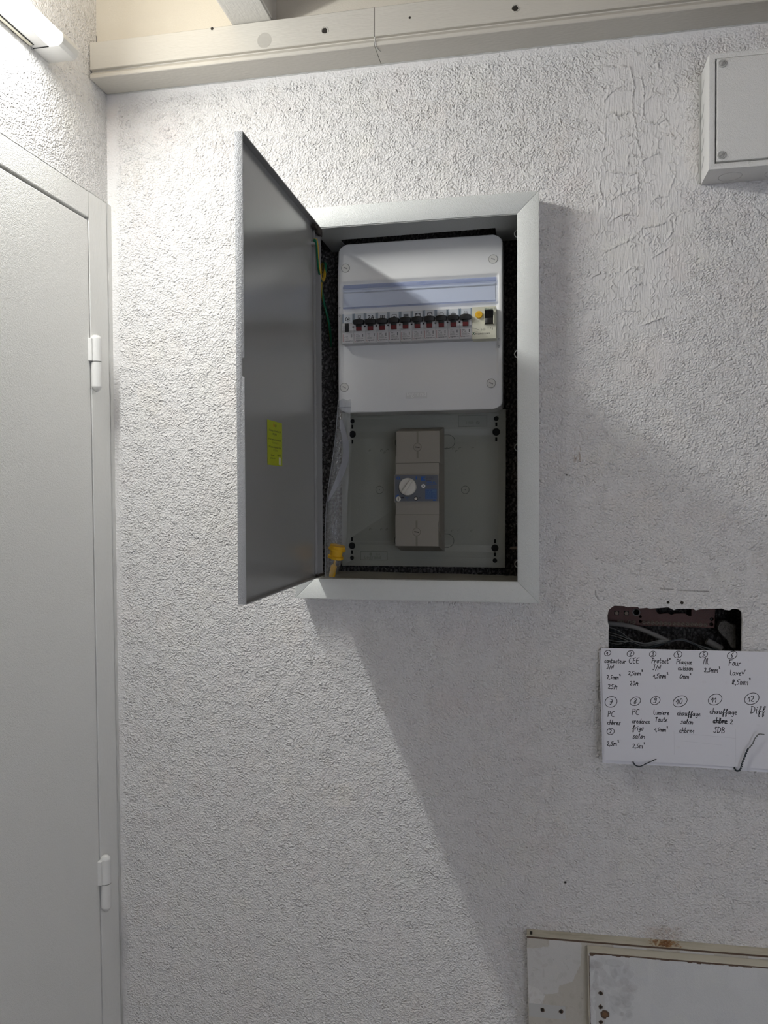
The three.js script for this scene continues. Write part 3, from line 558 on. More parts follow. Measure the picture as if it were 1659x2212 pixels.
{ // day/night contactor
  const c = placeDevice(thing('contactor', 'grey contactor with a moon and sun label and small black slide switch', 'contactor'), 0);
  part(c, 'body', body1, M.breaker); part(c, 'label_clip', wellGeo, M.breakerDark);
  plate(c, 'label', labelTex('moon'), 0.0020, MW - 0.0020, RT - 0.0136, RT - 0.0010, ZM - 0.0004);
  part(c, 'slide_switch', bx(0.0050, 0.0108, RB + 0.0176, RB + 0.0300, ZM + 0.0012, ZM + 0.0042, 0.0006), M.blackPlastic);
  plate(c, 'rating_label', canvasTex(248, 224, (g, w, h) => {
    g.fillStyle = '#c3c2c4'; g.fillRect(0, 0, w, h); g.strokeStyle = '#8c3b36'; g.lineWidth = 7; g.beginPath(); g.moveTo(12, 22); g.lineTo(12, 186); g.lineTo(40, 196); g.stroke();
    g.fillStyle = INK; g.font = '52px sans-serif'; g.fillText('25A ⩽', 38, 96); g.font = '26px sans-serif'; g.fillText('Un 250V~', 38, 140); g.fillRect(196, 30, 16, 68); g.fillRect(222, 34, 5, 60);
    g.font = 'bold 40px sans-serif'; g.fillText('legrand', 44, 192, 140); g.fillRect(192, 176, 46, 8);
  }), 0.0008, MW - 0.0008, RB + 0.0012, RB + 0.0160, ZM + 0.0002);
  plate(c, 'position_mark', canvasTex(64, 128, (g) => { g.fillStyle = '#bdbdc0'; g.fillRect(0, 0, 64, 128); g.fillStyle = INK; g.font = 'bold 34px sans-serif'; g.textAlign = 'center'; g.fillText('I', 32, 34); g.font = '20px sans-serif'; g.fillText('auto', 32, 74, 56); g.font = 'bold 34px sans-serif'; g.fillText('O', 32, 116); }), 0.0006, 0.0046, RB + 0.0192, RB + 0.0262, ZM + 0.0024);
}
const circuits = [
  ['C20', 'boiler', 'grey C20 circuit breaker with a water heater label beside the contactor'],
  ['C2', '2A', 'grey C2 circuit breaker with a label reading 2A'],
  ['C32', 'hob', 'grey C32 circuit breaker with a hob label'],
  ['C20', 'washer', 'grey C20 circuit breaker with a washing machine label'],
  ['C20', 'oven', 'grey C20 circuit breaker with an oven label'],
  ['C20', 'socket', 'grey C20 circuit breaker with a socket label beside the oven breaker'],
  ['C20', 'socket', 'grey C20 circuit breaker with a socket label beside the lamp breaker'],
  ['C16', 'bulb', 'grey C16 circuit breaker with a round lamp label'],
  ['C16', 'heater', 'grey C16 circuit breaker with a heater label beside the lamp breaker'],
  ['C16', 'heater', 'grey C16 circuit breaker with a heater label beside the cream test switch'],
];
const labels = {}, ratings = {};
circuits.forEach(([code, kind, label], k) => {
  const b = placeDevice(thing('circuit_breaker', label, 'circuit breaker', 'circuit breakers in the fuse board'), k + 1);
  part(b, 'body', body1, M.breaker); part(b, 'label_clip', wellGeo, M.breakerDark);
  plate(b, 'label', labels[kind] ??= labelTex(kind), 0.0020, MW - 0.0020, RT - 0.0136, RT - 0.0010, ZM - 0.0004);
  part(b, 'lever', leverGeo, M.blackPlastic); part(b, 'on_flag', flagGeo, M.red);
  plate(b, 'rating_label', ratings[code] ??= ratingTex(code), 0.0008, MW - 0.0008, RB + 0.0012, RB + 0.0160, ZM + 0.0002);
  part(b, 'nub', nubGeo, M.blackPlastic);
});
{ // residual current device, two modules wide
  const r = placeDevice(thing('residual_current_device', 'cream two-module safety switch with yellow test button and black rocker', 'switch'), 11);
  const w = 2 * MW, y0 = RB - 0.0012, y1 = RT + 0.0004, z = ZM + 0.0012;
  part(r, 'body', bx(0.0002, w - 0.0002, y0, y1, -0.085, z, 0.0007), M.rcd);
  part(r, 'test_button', (() => { const g = new THREE.LatheGeometry([[0.0001, 0.0042], [0.0046, 0.0042], [0.0052, 0.0036], [0.0053, 0]].map(([a, b]) => new THREE.Vector2(a, b)), 28); g.rotateX(Math.PI / 2); g.translate(0.0105, RB + 0.0335, z); return toCreasedNormals(g, 0.6); })(), M.yellowKnob, null, 'round yellow test button');
  plate(r, 'button_letter', canvasTex(64, 64, (g) => { g.fillStyle = '#e0a81e'; g.fillRect(0, 0, 64, 64); g.fillStyle = '#b98410'; g.font = 'bold 48px sans-serif'; g.textAlign = 'center'; g.fillText('T', 32, 50); }), 0.0083, 0.0127, RB + 0.0313, RB + 0.0357, z + 0.0044);
  part(r, 'rocker_surround', merge([bx(0.0183, 0.0190, RB + 0.0190, RB + 0.0385, z, z + 0.0035, 0.0003), bx(0.0312, 0.0326, RB + 0.0190, RB + 0.0360, z, z + 0.0050, 0.0003)]), M.rcd);
  const rk = poly([[0, RB + 0.0196], [0.0045, RB + 0.0205], [0.003, RB + 0.0280], [0.0095, RB + 0.0372], [0.0080, RB + 0.0392], [0, RB + 0.0388]].map(([d, y]) => [-d, y]));
  const rg = extrude(rk, 0, 0.0120, 0.0004); rg.rotateY(Math.PI / 2); rg.translate(0.0191, 0, z); part(r, 'rocker', toCreasedNormals(rg, 0.5), M.blackPlastic);
  plate(r, 'maker_print', canvasTex(256, 64, (g, W, H) => { g.fillStyle = '#d3d1bf'; g.fillRect(0, 0, W, H); g.fillStyle = '#1d5a3c'; g.font = 'bold 52px serif'; g.fillText('M', 4, 50); g.font = 'bold 40px serif'; g.fillText('OELLER', 54, 50, 138); g.strokeStyle = '#4f5b4f'; g.lineWidth = 4; g.beginPath(); g.ellipse(232, 34, 14, 24, 0, 0, 7); g.stroke(); g.beginPath(); g.moveTo(226, 26); g.lineTo(240, 26); g.lineTo(226, 42); g.stroke(); }), 0.0180, 0.0345, RT - 0.0048, RT - 0.0010, z + 0.0002);
  plate(r, 'test_print', canvasTex(96, 32, (g) => { g.fillStyle = '#d3d1bf'; g.fillRect(0, 0, 96, 32); g.fillStyle = '#23231e'; g.font = 'bold 26px sans-serif'; g.fillText('TEST', 8, 25); }), 0.0078, 0.0134, RB + 0.0240, RB + 0.0258, z + 0.0002);
  plate(r, 'rating_print', canvasTex(512, 256, (g, W, H) => {
    g.fillStyle = '#d3d1bf'; g.fillRect(0, 0, W, H); g.fillStyle = g.strokeStyle = '#26281f'; g.lineWidth = 4;
    g.beginPath(); g.moveTo(6, 52); g.lineTo(36, 52); g.moveTo(0, 80); g.lineTo(40, 82); g.lineTo(150, 116); g.stroke();
    g.font = 'bold 19px sans-serif'; g.fillText('In', 192, 96); g.fillText('IΔn', 192, 118); g.fillText('Un', 192, 140); g.fillText('63A', 238, 96); g.fillText('0,03A', 238, 118); g.fillText('230V~', 238, 140); g.fillText('10000', 320, 96);
    g.beginPath(); g.arc(400, 92, 13, 0, 7); g.stroke(); g.beginPath(); g.moveTo(392, 92); g.lineTo(408, 92); g.moveTo(440, 70); g.lineTo(440, 140); g.stroke(); g.fillRect(434, 84, 12, 10); g.fillRect(434, 106, 12, 16);
    g.fillStyle = '#164a33'; g.font = 'bold 92px sans-serif'; g.fillText('X', 2, 226); g.fillStyle = '#26281f'; g.font = 'italic bold 26px sans-serif'; g.fillText('pole', 66, 172); g.font = 'bold 44px sans-serif'; g.fillText('PFGM-63/2/003', 64, 222, 330);
  }), 0.0006, w - 0.0008, RB + 0.0030, RB + 0.0200, z + 0.0002);
}

// ---------------------------------------------------------------- mounting plate and main breaker
const ZT = -0.118;
{
  const P = inner(thing('mounting_plate', 'olive grey plastic mounting plate under the white fuse board', 'panel'));
  const s = poly([[-0.1865, 1.5260], [0.0722, 1.5260], [0.0738, 1.7700], [-0.1865, 1.7700]]);
  for (const [x, y, r] of [[-0.1685, 1.7565, 0.0035], [-0.1686, 1.7359, 0.0056], [0.0588, 1.7557, 0.0037], [0.0588, 1.7350, 0.0057], [-0.1704, 1.5579, 0.0054], [-0.1705, 1.5386, 0.0034], [0.0564, 1.5561, 0.0055], [0.0564, 1.5367, 0.0035]]) s.holes.push(circPath(x, y, r));
  for (const [x, y] of [[-0.1688, 1.7477], [-0.1688, 1.7238], [0.0588, 1.7468], [0.0587, 1.7240], [-0.1703, 1.5683], [-0.1704, 1.5478], [0.0565, 1.5665], [0.0564, 1.5460]]) s.holes.push(rectPath(x - 0.0015, x + 0.0015, y - 0.0030, y + 0.0030));
  part(P, 'panel', toCreasedNormals(muv(extrude(s, ZT - 0.003, ZT, 0.0005, 20)), 0.6), M.plate);
  part(P, 'dark_backing', bx(-0.186, 0.072, 1.527, 1.775, ZT - 0.010, ZT - 0.006), M.dark);  // dark sheet seen through the holes of the plate
  const line = (pts, closed) => { const v = pts.map(([x, y]) => new THREE.Vector3(x, y, ZT)); const c = new THREE.CatmullRomCurve3(v, closed, 'catmullrom', 0.0); return new THREE.TubeGeometry(c, pts.length * 3, 0.00045, 5, closed); };
  const oval = (x0, x1, y, r) => { const q = []; for (let i = 0; i <= 14; i++) { const a = -Math.PI / 2 + i / 14 * Math.PI; q.push([x1 - r + r * Math.cos(a), y + r * Math.sin(a)]); } for (let i = 0; i <= 14; i++) { const a = Math.PI / 2 + i / 14 * Math.PI; q.push([x0 + r + r * Math.cos(a), y + r * Math.sin(a)]); } return line(q, true); };
  const ink = std(lin(0.10, 0.105, 0.09), 0.6);  // dark line colour, carries the shade along moulded outlines
  part(P, 'knockout_outline', oval(-0.0990, -0.0050, 1.7215, 0.0105), ink); part(P, 'knockout_outline', oval(-0.1010, -0.0070, 1.5670, 0.0105), ink);
  for (const [x, y] of [[-0.1247, 1.6471], [0.0109, 1.6463]]) { const t = new THREE.TorusGeometry(0.0060, 0.0004, 6, 32); t.translate(x, y, ZT); part(P, 'ring_mark', t, ink); part(P, 'centre_mark', cylZ(x, y, ZT - 0.0005, ZT + 0.0002, 0.0009, 10), ink); }
  const frame = (x0, x1, y0, y1) => merge([bx(x0, x1, y0, y0 + 0.0004, ZT, ZT + 0.0004), bx(x0, x1, y1 - 0.0004, y1, ZT, ZT + 0.0004), bx(x0, x0 + 0.0004, y0, y1, ZT, ZT + 0.0004), bx(x1 - 0.0004, x1, y0, y1, ZT, ZT + 0.0004)]);
  part(P, 'embossed_frame', frame(0.0004, 0.0447, 1.7439, 1.7613), ink); part(P, 'embossed_frame', frame(-0.1560, -0.1125, 1.5356, 1.5491), ink);
  plate(P, 'shaded_emboss', canvasTex(256, 96, (g, w, h) => { g.fillStyle = '#8d8f86'; g.fillRect(0, 0, w, h); g.fillStyle = '#797b73'; g.font = 'bold 30px sans-serif'; g.fillText('E 500', 64, 74); g.beginPath(); g.arc(176, 64, 17, 0, 7); g.fill(); g.fillStyle = '#90928a'; g.fillText('/', 171, 74); }), 0.0010, 0.0441, 1.7445, 1.7607, ZT + 0.0002, 0.45);  // flat cards: shade of the moulded letters drawn as darker tone
  plate(P, 'shaded_emboss', canvasTex(256, 80, (g, w, h) => { g.fillStyle = '#8d8f86'; g.fillRect(0, 0, w, h); g.fillStyle = '#777970'; g.beginPath(); g.arc(96, 24, 15, 0, 7); g.fill(); g.font = 'bold 26px sans-serif'; g.fillText('EJ.6', 142, 34); g.font = 'bold 44px sans-serif'; g.fillText('Legrand', 30, 74, 200); }), -0.1554, -0.1131, 1.5362, 1.5485, ZT + 0.0002, 0.45);
  const dims = [[-0.1400, 1.7090], [-0.1213, 1.7088], [-0.1160, 1.7055], [-0.1115, 1.7090], [-0.0175, 1.7105], [-0.0075, 1.7103], [-0.0025, 1.7062], [0.0030, 1.7105], [0.0230, 1.7105], [-0.1400, 1.5838], [-0.1220, 1.5838], [-0.1130, 1.5838], [-0.0190, 1.5825], [-0.0088, 1.5825], [0.0010, 1.5825], [0.0210, 1.5825]];
  for (const [x, y] of dims) { const t = new THREE.TorusGeometry(0.0017, 0.0003, 5, 16, 3.6); t.rotateZ(0.4); t.translate(x, y, ZT + 0.0001); part(P, 'dimple', t, ink); }
}
{
  const B = inner(thing('main_breaker', 'beige main breaker with a round dial on a blue-grey faceplate', 'breaker'));
  // body: straight sides, ends sloping out to the plate
  const loft = (f, b, zf, zb) => { // f, b: [x0, x1, y0, y1]
    const P = [[f[0], f[2], zf], [f[1], f[2], zf], [f[1], f[3], zf], [f[0], f[3], zf], [b[0], b[2], zb], [b[1], b[2], zb], [b[1], b[3], zb], [b[0], b[3], zb]];
    const q = [[0, 1, 2, 3], [5, 4, 7, 6], [1, 5, 6, 2], [4, 0, 3, 7], [3, 2, 6, 7], [4, 5, 1, 0]], v = [];
    for (const [a, c, d, e] of q) for (const k of [a, c, d, a, d, e]) v.push(...P[k]);
    const g = new THREE.BufferGeometry(); g.setAttribute('position', new THREE.Float32BufferAttribute(v, 3)); g.computeVertexNormals(); return muv(g);
  };
  const zf = -0.058, xa = -0.0878, xb = -0.0226;
  part(B, 'body', loft([xa, xb, 1.5860, 1.7100], [xa - 0.001, xb + 0.0012, 1.5503, 1.7438], zf - 0.004, ZT + 0.0002), M.mainBreaker);
  part(B, 'body', loft([xa, xb, 1.5990, 1.6975], [xa, xb, 1.5950, 1.7000], zf, zf - 0.006), M.mainBreaker);
  part(B, 'terminal_cover', loft([xa + 0.0012, xb + 0.0010, 1.6866, 1.7335], [xa, xb + 0.0014, 1.6866, 1.7425], zf + 0.0004, zf - 0.05), M.mainBreaker);
  part(B, 'terminal_cover', loft([xa - 0.0008, xb - 0.0010, 1.5620, 1.6087], [xa - 0.001, xb + 0.0010, 1.5515, 1.6087], zf + 0.0004, zf - 0.05), M.mainBreaker);
  part(B, 'seam', bx(xa, xb, 1.6861, 1.6866, zf - 0.03, zf + 0.0002), M.hole); part(B, 'seam', bx(xa, xb, 1.6087, 1.6092, zf - 0.03, zf + 0.0002), M.hole);
  const grooveShadeM = std(lin(0.20, 0.185, 0.155), 0.6);  // darkened body beige, shade of the grooves put into the colour
  for (const [x, y, a] of [[-0.0546, 1.7098, -0.1], [-0.0564, 1.5833, -0.15]]) {
    const up = y > 1.65, sc = new THREE.Group(); sc.name = 'cover_screw'; B.add(sc);
    part(B, 'groove', merge([bx(x - 0.0014, x + 0.0014, y + 0.0055, up ? 1.7334 : y + 0.0168, zf, zf + 0.0007), bx(x - 0.0014, x + 0.0014, up ? y - 0.0168 : 1.5622, y - 0.0055, zf, zf + 0.0007)]), grooveShadeM);
    part(sc, 'groove', (() => { const t = new THREE.TorusGeometry(0.0058, 0.0004, 6, 32); t.translate(x, y, zf + 0.0006); return t; })(), grooveShadeM);
    part(sc, 'screw_head', cylZ(x, y, zf - 0.001, zf + 0.0012, 0.0054, 28), M.mainBreaker);
    const b = bx(-0.0034, 0.0034, -0.0006, 0.0006, 0, 0.0004); b.rotateZ(a); b.translate(x, y, zf + 0.0011); part(sc, 'slot', b, M.hole);
  }
  const fx0 = -0.0896, fx1 = -0.0224, fy0 = 1.6277, fy1 = 1.6694, zq = zf + 0.003;
  part(B, 'faceplate_block', bx(fx0, fx1, fy0, fy1, zf - 0.03, zq, 0.0006), M.mainBreaker);
  plate(B, 'faceplate', canvasTex(672, 400, (g, w, h) => {
    g.fillStyle = '#5d6169'; g.fillRect(0, 0, w, h); const blue = '#1b4f9c', dk = '#1c2a4c';
    g.strokeStyle = blue; g.fillStyle = blue; g.lineWidth = 13; g.beginPath(); g.arc(52, 42, 19, 0, 7); g.stroke(); g.fillRect(326, 18, 16, 50);
    g.fillRect(408, 20, 66, 66); g.fillStyle = '#5d6169'; g.fillRect(446, 40, 30, 26); g.fillStyle = dk;
    g.font = 'bold 22px sans-serif'; ['Compagnie', 'Electrique', 'France'].forEach((t, i) => g.fillText(t, 490, 38 + i * 26, 170));
    g.fillStyle = blue; g.font = '20px sans-serif'; g.fillText('Type', 434, 120); g.font = 'bold 36px sans-serif'; g.fillText('DB90 4LJ', 492, 124, 160); g.fillRect(486, 134, 164, 5); g.font = '20px sans-serif'; g.fillText('NF C 62-411', 490, 158, 150);
    g.font = '26px sans-serif'; g.fillText('▶', 484, 188); g.fillText('15  30  45 A', 520, 188, 130);
    g.lineWidth = 6; g.strokeRect(478, 216, 166, 148); g.fillStyle = '#4a668f'; g.fillRect(484, 222, 154, 136); g.fillStyle = '#12336e'; g.font = 'bold 24px sans-serif';
    ['500 mA', 'Vis de perte 1', 'Prise sensible', 'In 15/45A 2p'].forEach((t, i) => g.fillText(t, 492, 250 + i * 31, 140)); g.fillStyle = blue; g.fillRect(590, 374, 50, 18); g.font = '18px sans-serif'; g.fillText('N 1    2', 480, 390);
    g.lineWidth = 18; g.beginPath(); g.arc(64, 350, 48, 3.3, 4.6); g.stroke(); g.fillStyle = '#17181c'; g.fillRect(96, 332, 46, 20); g.font = 'bold 30px sans-serif'; g.fillText('T', 380, 358); g.fillStyle = blue; g.font = '18px sans-serif'; g.fillText('Réarm.', 160, 346); g.fillText('test', 176, 368);
  }), fx0 + 0.001, fx1 - 0.001, fy0 + 0.0014, fy1 - 0.0014, zq + 0.0002, 0.45);
  const dial = new THREE.Group(); dial.name = 'dial'; B.add(dial); dial.position.set(-0.0690, 1.6508, zq);
  const dg = new THREE.LatheGeometry([[0.0001, 0.0055], [0.0120, 0.0055], [0.0129, 0.0046], [0.0132, 0]].map(([a, b]) => new THREE.Vector2(a, b)), 48); dg.rotateX(Math.PI / 2); part(dial, 'disc', toCreasedNormals(dg, 0.5), M.knob);
  const bar = bx(-0.0022, 0.0022, -0.0118, 0.0118, 0.005, 0.0105, 0.0006); bar.rotateZ(-0.62); part(dial, 'grip', bar, M.knob);
  part(B, 'selector', merge([cylZ(-0.0832, 1.6328, zq, zq + 0.002, 0.0036, 24)]), M.knob);
  const sb = bx(-0.0005, 0.0005, -0.0026, 0.0026, 0, 0.0004); sb.translate(-0.0832, 1.6328, zq + 0.002); part(B, 'selector_slot', sb, M.hole);
  part(B, 'test_button', merge([cylZ(-0.0568, 1.6331, zq, zq + 0.0025, 0.0020, 18)]), M.knob); const tr = new THREE.TorusGeometry(0.0026, 0.0005, 6, 24); tr.translate(-0.0568, 1.6331, zq + 0.0003); part(B, 'button_ring', tr, M.hole);
  part(B, 'setting_window', cylZ(-0.0456, 1.6518, zq, zq + 0.0005, 0.0029, 24), M.whitePlastic);
  plate(B, 'setting_number', canvasTex(64, 48, (g) => { g.fillStyle = '#dcdcda'; g.fillRect(0, 0, 64, 48); g.fillStyle = '#222'; g.font = 'bold 44px sans-serif'; g.textAlign = 'center'; g.fillText('30', 32, 40); }), -0.0476, -0.0436, 1.6503, 1.6533, zq + 0.0007);
}

// ---------------------------------------------------------------- earth wire, bag and its contents
{
  const stripe = canvasTex(64, 64, (g) => { g.fillStyle = '#0f6a4a'; g.fillRect(0, 0, 64, 64); g.fillStyle = '#c09a1a'; g.fillRect(0, 20, 64, 30); }, true);
  stripe.repeat.set(1, 1);
  const mat = std(lin(1, 1, 1), 0.4, { map: stripe });
  const W = new THREE.Group(); W.name = 'earth_wire'; W.userData.label = 'green and yellow earth wire looping from the door into the recess'; cabinet.add(W);
  const pts = [[-0.1765, 1.9840, 0.0660], [-0.1745, 1.9868, 0.0685], [-0.1735, 1.9810, 0.0655], [-0.1750, 1.9660, 0.0560], [-0.1765, 1.9490, 0.0420], [-0.1775, 1.9420, 0.0260], [-0.1785, 1.9470, 0.0130], [-0.1800, 1.9610, 0.0000], [-0.1835, 1.9760, -0.0150], [-0.1890, 1.9820, -0.0260], [-0.1950, 1.9800, -0.0350], [-0.1985, 1.9670, -0.0450], [-0.1975, 1.9400, -0.0500], [-0.1935, 1.9200, -0.0520], [-0.1910, 1.9000, -0.0620], [-0.1950, 1.87, -0.09]];
  const c = new THREE.CatmullRomCurve3(pts.map((p) => new THREE.Vector3(...p))), g = new THREE.TubeGeometry(c, 160, 0.0021, 10), uv = g.attributes.uv;
  for (let i = 0; i < uv.count; i++) { const t = uv.getX(i), v = uv.getY(i); uv.setXY(i, t * 8, v + 0.75 - sstep(0.3, 0.42, t) * 0.55 + 0.35 * sstep(0.6, 0.75, t)); }
  part(W, 'insulation', g, mat);
  part(W, 'lug', merge([new THREE.TorusGeometry(0.0032, 0.0008, 6, 20).rotateY(Math.PI / 2).translate(-0.1742, 1.9835, 0.0605), bx(-0.1752, -0.1732, 1.9815, 1.9850, 0.0630, 0.0670, 0.0005)]), M.steel);
}
{
  const bag = thing('plastic_bag', 'clear plastic bag standing in the cabinet corner beside the door', 'bag');
  const film = new THREE.MeshPhysicalMaterial({ color: lin(0.90, 0.91, 0.93), transmission: 0.9, roughness: 0.2, thickness: 0, side: THREE.DoubleSide });
  // outline: left and right edge against height, bulging between two sheets
  const rows = [[1.5225, -0.1795, -0.1660, -0.006], [1.535, -0.1800, -0.1590, -0.008], [1.552, -0.1805, -0.1530, -0.010], [1.58, -0.1815, -0.1500, -0.014], [1.61, -0.1815, -0.1500, -0.018], [1.64, -0.1800, -0.1500, -0.022], [1.67, -0.1765, -0.1490, -0.026], [1.70, -0.1730, -0.1490, -0.030], [1.73, -0.1700, -0.1490, -0.034], [1.76, -0.1685, -0.1490, -0.038], [1.7785, -0.1675, -0.1485, -0.040]];
  const sheet = (side) => {
    const NXs = 26, NYs = 90, v = [], id = [];
    for (let j = 0; j <= NYs; j++) {
      const t = j / NYs * (rows.length - 1), k = Math.min(Math.floor(t), rows.length - 2), f = t - k, L = (n) => rows[k][n] + (rows[k + 1][n] - rows[k][n]) * f;
      const y = L(0), a = L(1) + 0.003, b = L(2) + 0.003, z = L(3) + 0.026;
      for (let i = 0; i <= NXs; i++) {
        const u = i / NXs, x = a + (b - a) * u, bulge = Math.sin(u * Math.PI) * (0.008 * sstep(1.76, 1.55, y) + 0.002);
        const crease = 0.0014 * N1(x * 190 + 0.5 * y, y * 22) + 0.0009 * N2(x * 420, y * 60) * (side > 0 ? 1 : 0.6);
        v.push(x, y + (j === NYs ? 0.003 * N1(x * 120, 5) : 0), z + side * bulge + crease * Math.sin(u * Math.PI));
      }
    }
    for (let j = 0; j < NYs; j++) for (let i = 0; i < NXs; i++) { const p = j * (NXs + 1) + i; id.push(p, p + 1, p + NXs + 2, p, p + NXs + 2, p + NXs + 1); }
    const g = new THREE.BufferGeometry(); g.setAttribute('position', new THREE.Float32BufferAttribute(v, 3)); g.setIndex(id); g.computeVertexNormals(); return muv(g);
  };
  part(bag, 'front_film', sheet(1), film); part(bag, 'back_film', sheet(-1), film);
  part(bag, 'welded_edge', tube(rows.map(([y, a, , z]) => [a + 0.003, y, z + 0.027]), 0.0006, 80, 6), std(lin(0.30, 0.31, 0.33), 0.4));
  part(bag, 'zip_band', (() => { const g = bx(-0.1660, -0.1456, 1.7660, 1.7675, -0.0132, -0.0124); return g; })(), std(lin(0.36, 0.37, 0.39), 0.4));

  const strap = thing('cable_strap', 'milky white plastic strap curled inside the clear bag', 'strap', undefined, [0.003, 0, 0.026]);
  const cv = new THREE.CatmullRomCurve3([[-0.1620, 1.7480, -0.032], [-0.1585, 1.7330, -0.030], [-0.1540, 1.7150, -0.027], [-0.1530, 1.6980, -0.025], [-0.1560, 1.6800, -0.022], [-0.1640, 1.6600, -0.020], [-0.1725, 1.6420, -0.018], [-0.1780, 1.6300, -0.016]].map((p) => new THREE.Vector3(...p)));
  const sv = [], si = [], n = 50; for (let i = 0; i <= n; i++) { const p = cv.getPoint(i / n), t = cv.getTangent(i / n), w = 0.0048 * (0.25 + 0.75 * Math.sin(Math.PI * clamp(i / n * 0.9 + 0.1))), nx = -t.y, ny = t.x; for (const [a, d] of [[-1, 0.0005], [1, 0.0005], [1, -0.0005], [-1, -0.0005]]) sv.push(p.x + nx * a * w, p.y + ny * a * w, p.z + d); }
  for (let i = 0; i < n; i++) for (let k = 0; k < 4; k++) { const a = 4 * i + k, b = 4 * i + (k + 1) % 4; si.push(a, b, b + 4, a, b + 4, a + 4); }
  const sg = new THREE.BufferGeometry(); sg.setAttribute('position', new THREE.Float32BufferAttribute(sv, 3)); sg.setIndex(si); sg.computeVertexNormals();
  part(strap, 'band', muv(sg), std(lin(0.24, 0.245, 0.275), 0.45));

  const plug = thing('plastic_plug', 'yellow plastic plug with a ribbed cap and short stem in the bag', 'plug', undefined, [-0.1670, 1.5225, 0.020]);
  const lat = (pr) => toCreasedNormals(muv(new THREE.LatheGeometry(pr.map(([a, b]) => new THREE.Vector2(a, b)), 26)), 0.5);
  part(plug, 'stem', lat([[0.0001, 0], [0.0042, 0], [0.0044, 0.001], [0.0044, 0.0160], [0.0030, 0.0172], [0.0016, 0.0185], [0.0016, 0.0285]]), M.yellowKnob);
  part(plug, 'cap', lat([[0.0001, 0.0270], [0.0108, 0.0270], [0.0112, 0.0276], [0.0112, 0.0305], [0.0096, 0.0308], [0.0088, 0.0315], [0.0088, 0.0385], [0.0100, 0.0390], [0.0122, 0.0393], [0.0124, 0.0400], [0.0124, 0.0418], [0.0112, 0.0421], [0.0112, 0.0436], [0.0106, 0.0440], [0.0106, 0.0462], [0.0001, 0.0464]]), M.yellowKnob);
  plug.rotation.z = -0.22; plug.rotation.x = 0.1;
}

// ---------------------------------------------------------------- junction box, high on the right
{
  const J = thing('junction_box', 'painted square junction box with a screwed lid under the ledger', 'junction box');
  const x0 = 0.3326, x1 = 0.5126, y0 = 2.0450, y1 = 2.1890, zf = 0.05;
  const s = poly([[x0, y0], [x1, y0], [x1, y1], [x0, y1]]); s.holes.push(rectPath(x0 + 0.0074, x1 - 0.0074, y0 + 0.0075, y1 - 0.0068));
  part(J, 'body', merge([toCreasedNormals(muv(extrude(s, 0, zf, 0.0012)), 0.6), bx(x0 + 0.004, x1 - 0.004, y0 + 0.004, y1 - 0.004, 0.0002, 0.012)]), M.jbox);
  part(J, 'lid', bx(x0 + 0.0092, x1 - 0.0092, y0 + 0.0090, y1 - 0.0072, 0.012, zf + 0.0008, 0.0012), M.jbox);
  for (const [x, y, a] of [[0.3483, 2.1750, 1.0], [0.3477, 2.0618, 0.75], [x1 - 0.0155, 2.1750, 0.4], [x1 - 0.0155, 2.0618, 1.3]]) {
    const sc = new THREE.Group(); sc.name = 'lid_screw'; J.add(sc);
    part(sc, 'washer', (() => { const t = new THREE.TorusGeometry(0.0042, 0.0011, 8, 28); t.translate(x, y, zf + 0.0010); return t; })(), M.jbox);
    const g = new THREE.SphereGeometry(0.0038, 20, 10, 0, 7, 0, Math.PI / 2); g.scale(1, 0.45, 1); g.rotateX(Math.PI / 2); g.translate(x, y, zf + 0.0008); part(sc, 'screw_head', g, M.jbox);
    const b = bx(-0.0032, 0.0032, -0.0005, 0.0005, 0.0009, 0.0021); b.rotateZ(a); b.translate(x, y, zf + 0.0006); part(sc, 'slot', b, M.grey);
  }
  // knock-outs on the underside and paint ridges on the side
  for (const x of [0.364, 0.42]) { const t = new THREE.TorusGeometry(0.0140, 0.0005, 6, 40); t.rotateX(Math.PI / 2); t.translate(x, y0, 0.022); part(J, 'knockout', t, M.jbox); }
  for (const [y, r] of [[2.160, 0.012], [2.128, 0.013], [2.108, 0.014], [2.085, 0.012], [2.063, 0.011]]) part(J, 'paint_ridge', tube([[x0, y, 0.003], [x0 - 0.0002, y + r * 0.3, 0.013], [x0, y + r, 0.021]], 0.0005, 14, 5), M.jbox);
  const pts = []; for (let i = 0; i <= 30; i++) { const y = y0 + 0.002 + i * 0.0047; pts.push([x0 - 0.0008 - 0.0012 * Math.max(0, N1(y * 45, 8)), y, 0.0008]); }
  part(J, 'caulk_bead', tube(pts, 0.0016, 120, 6), M.caulk);
}

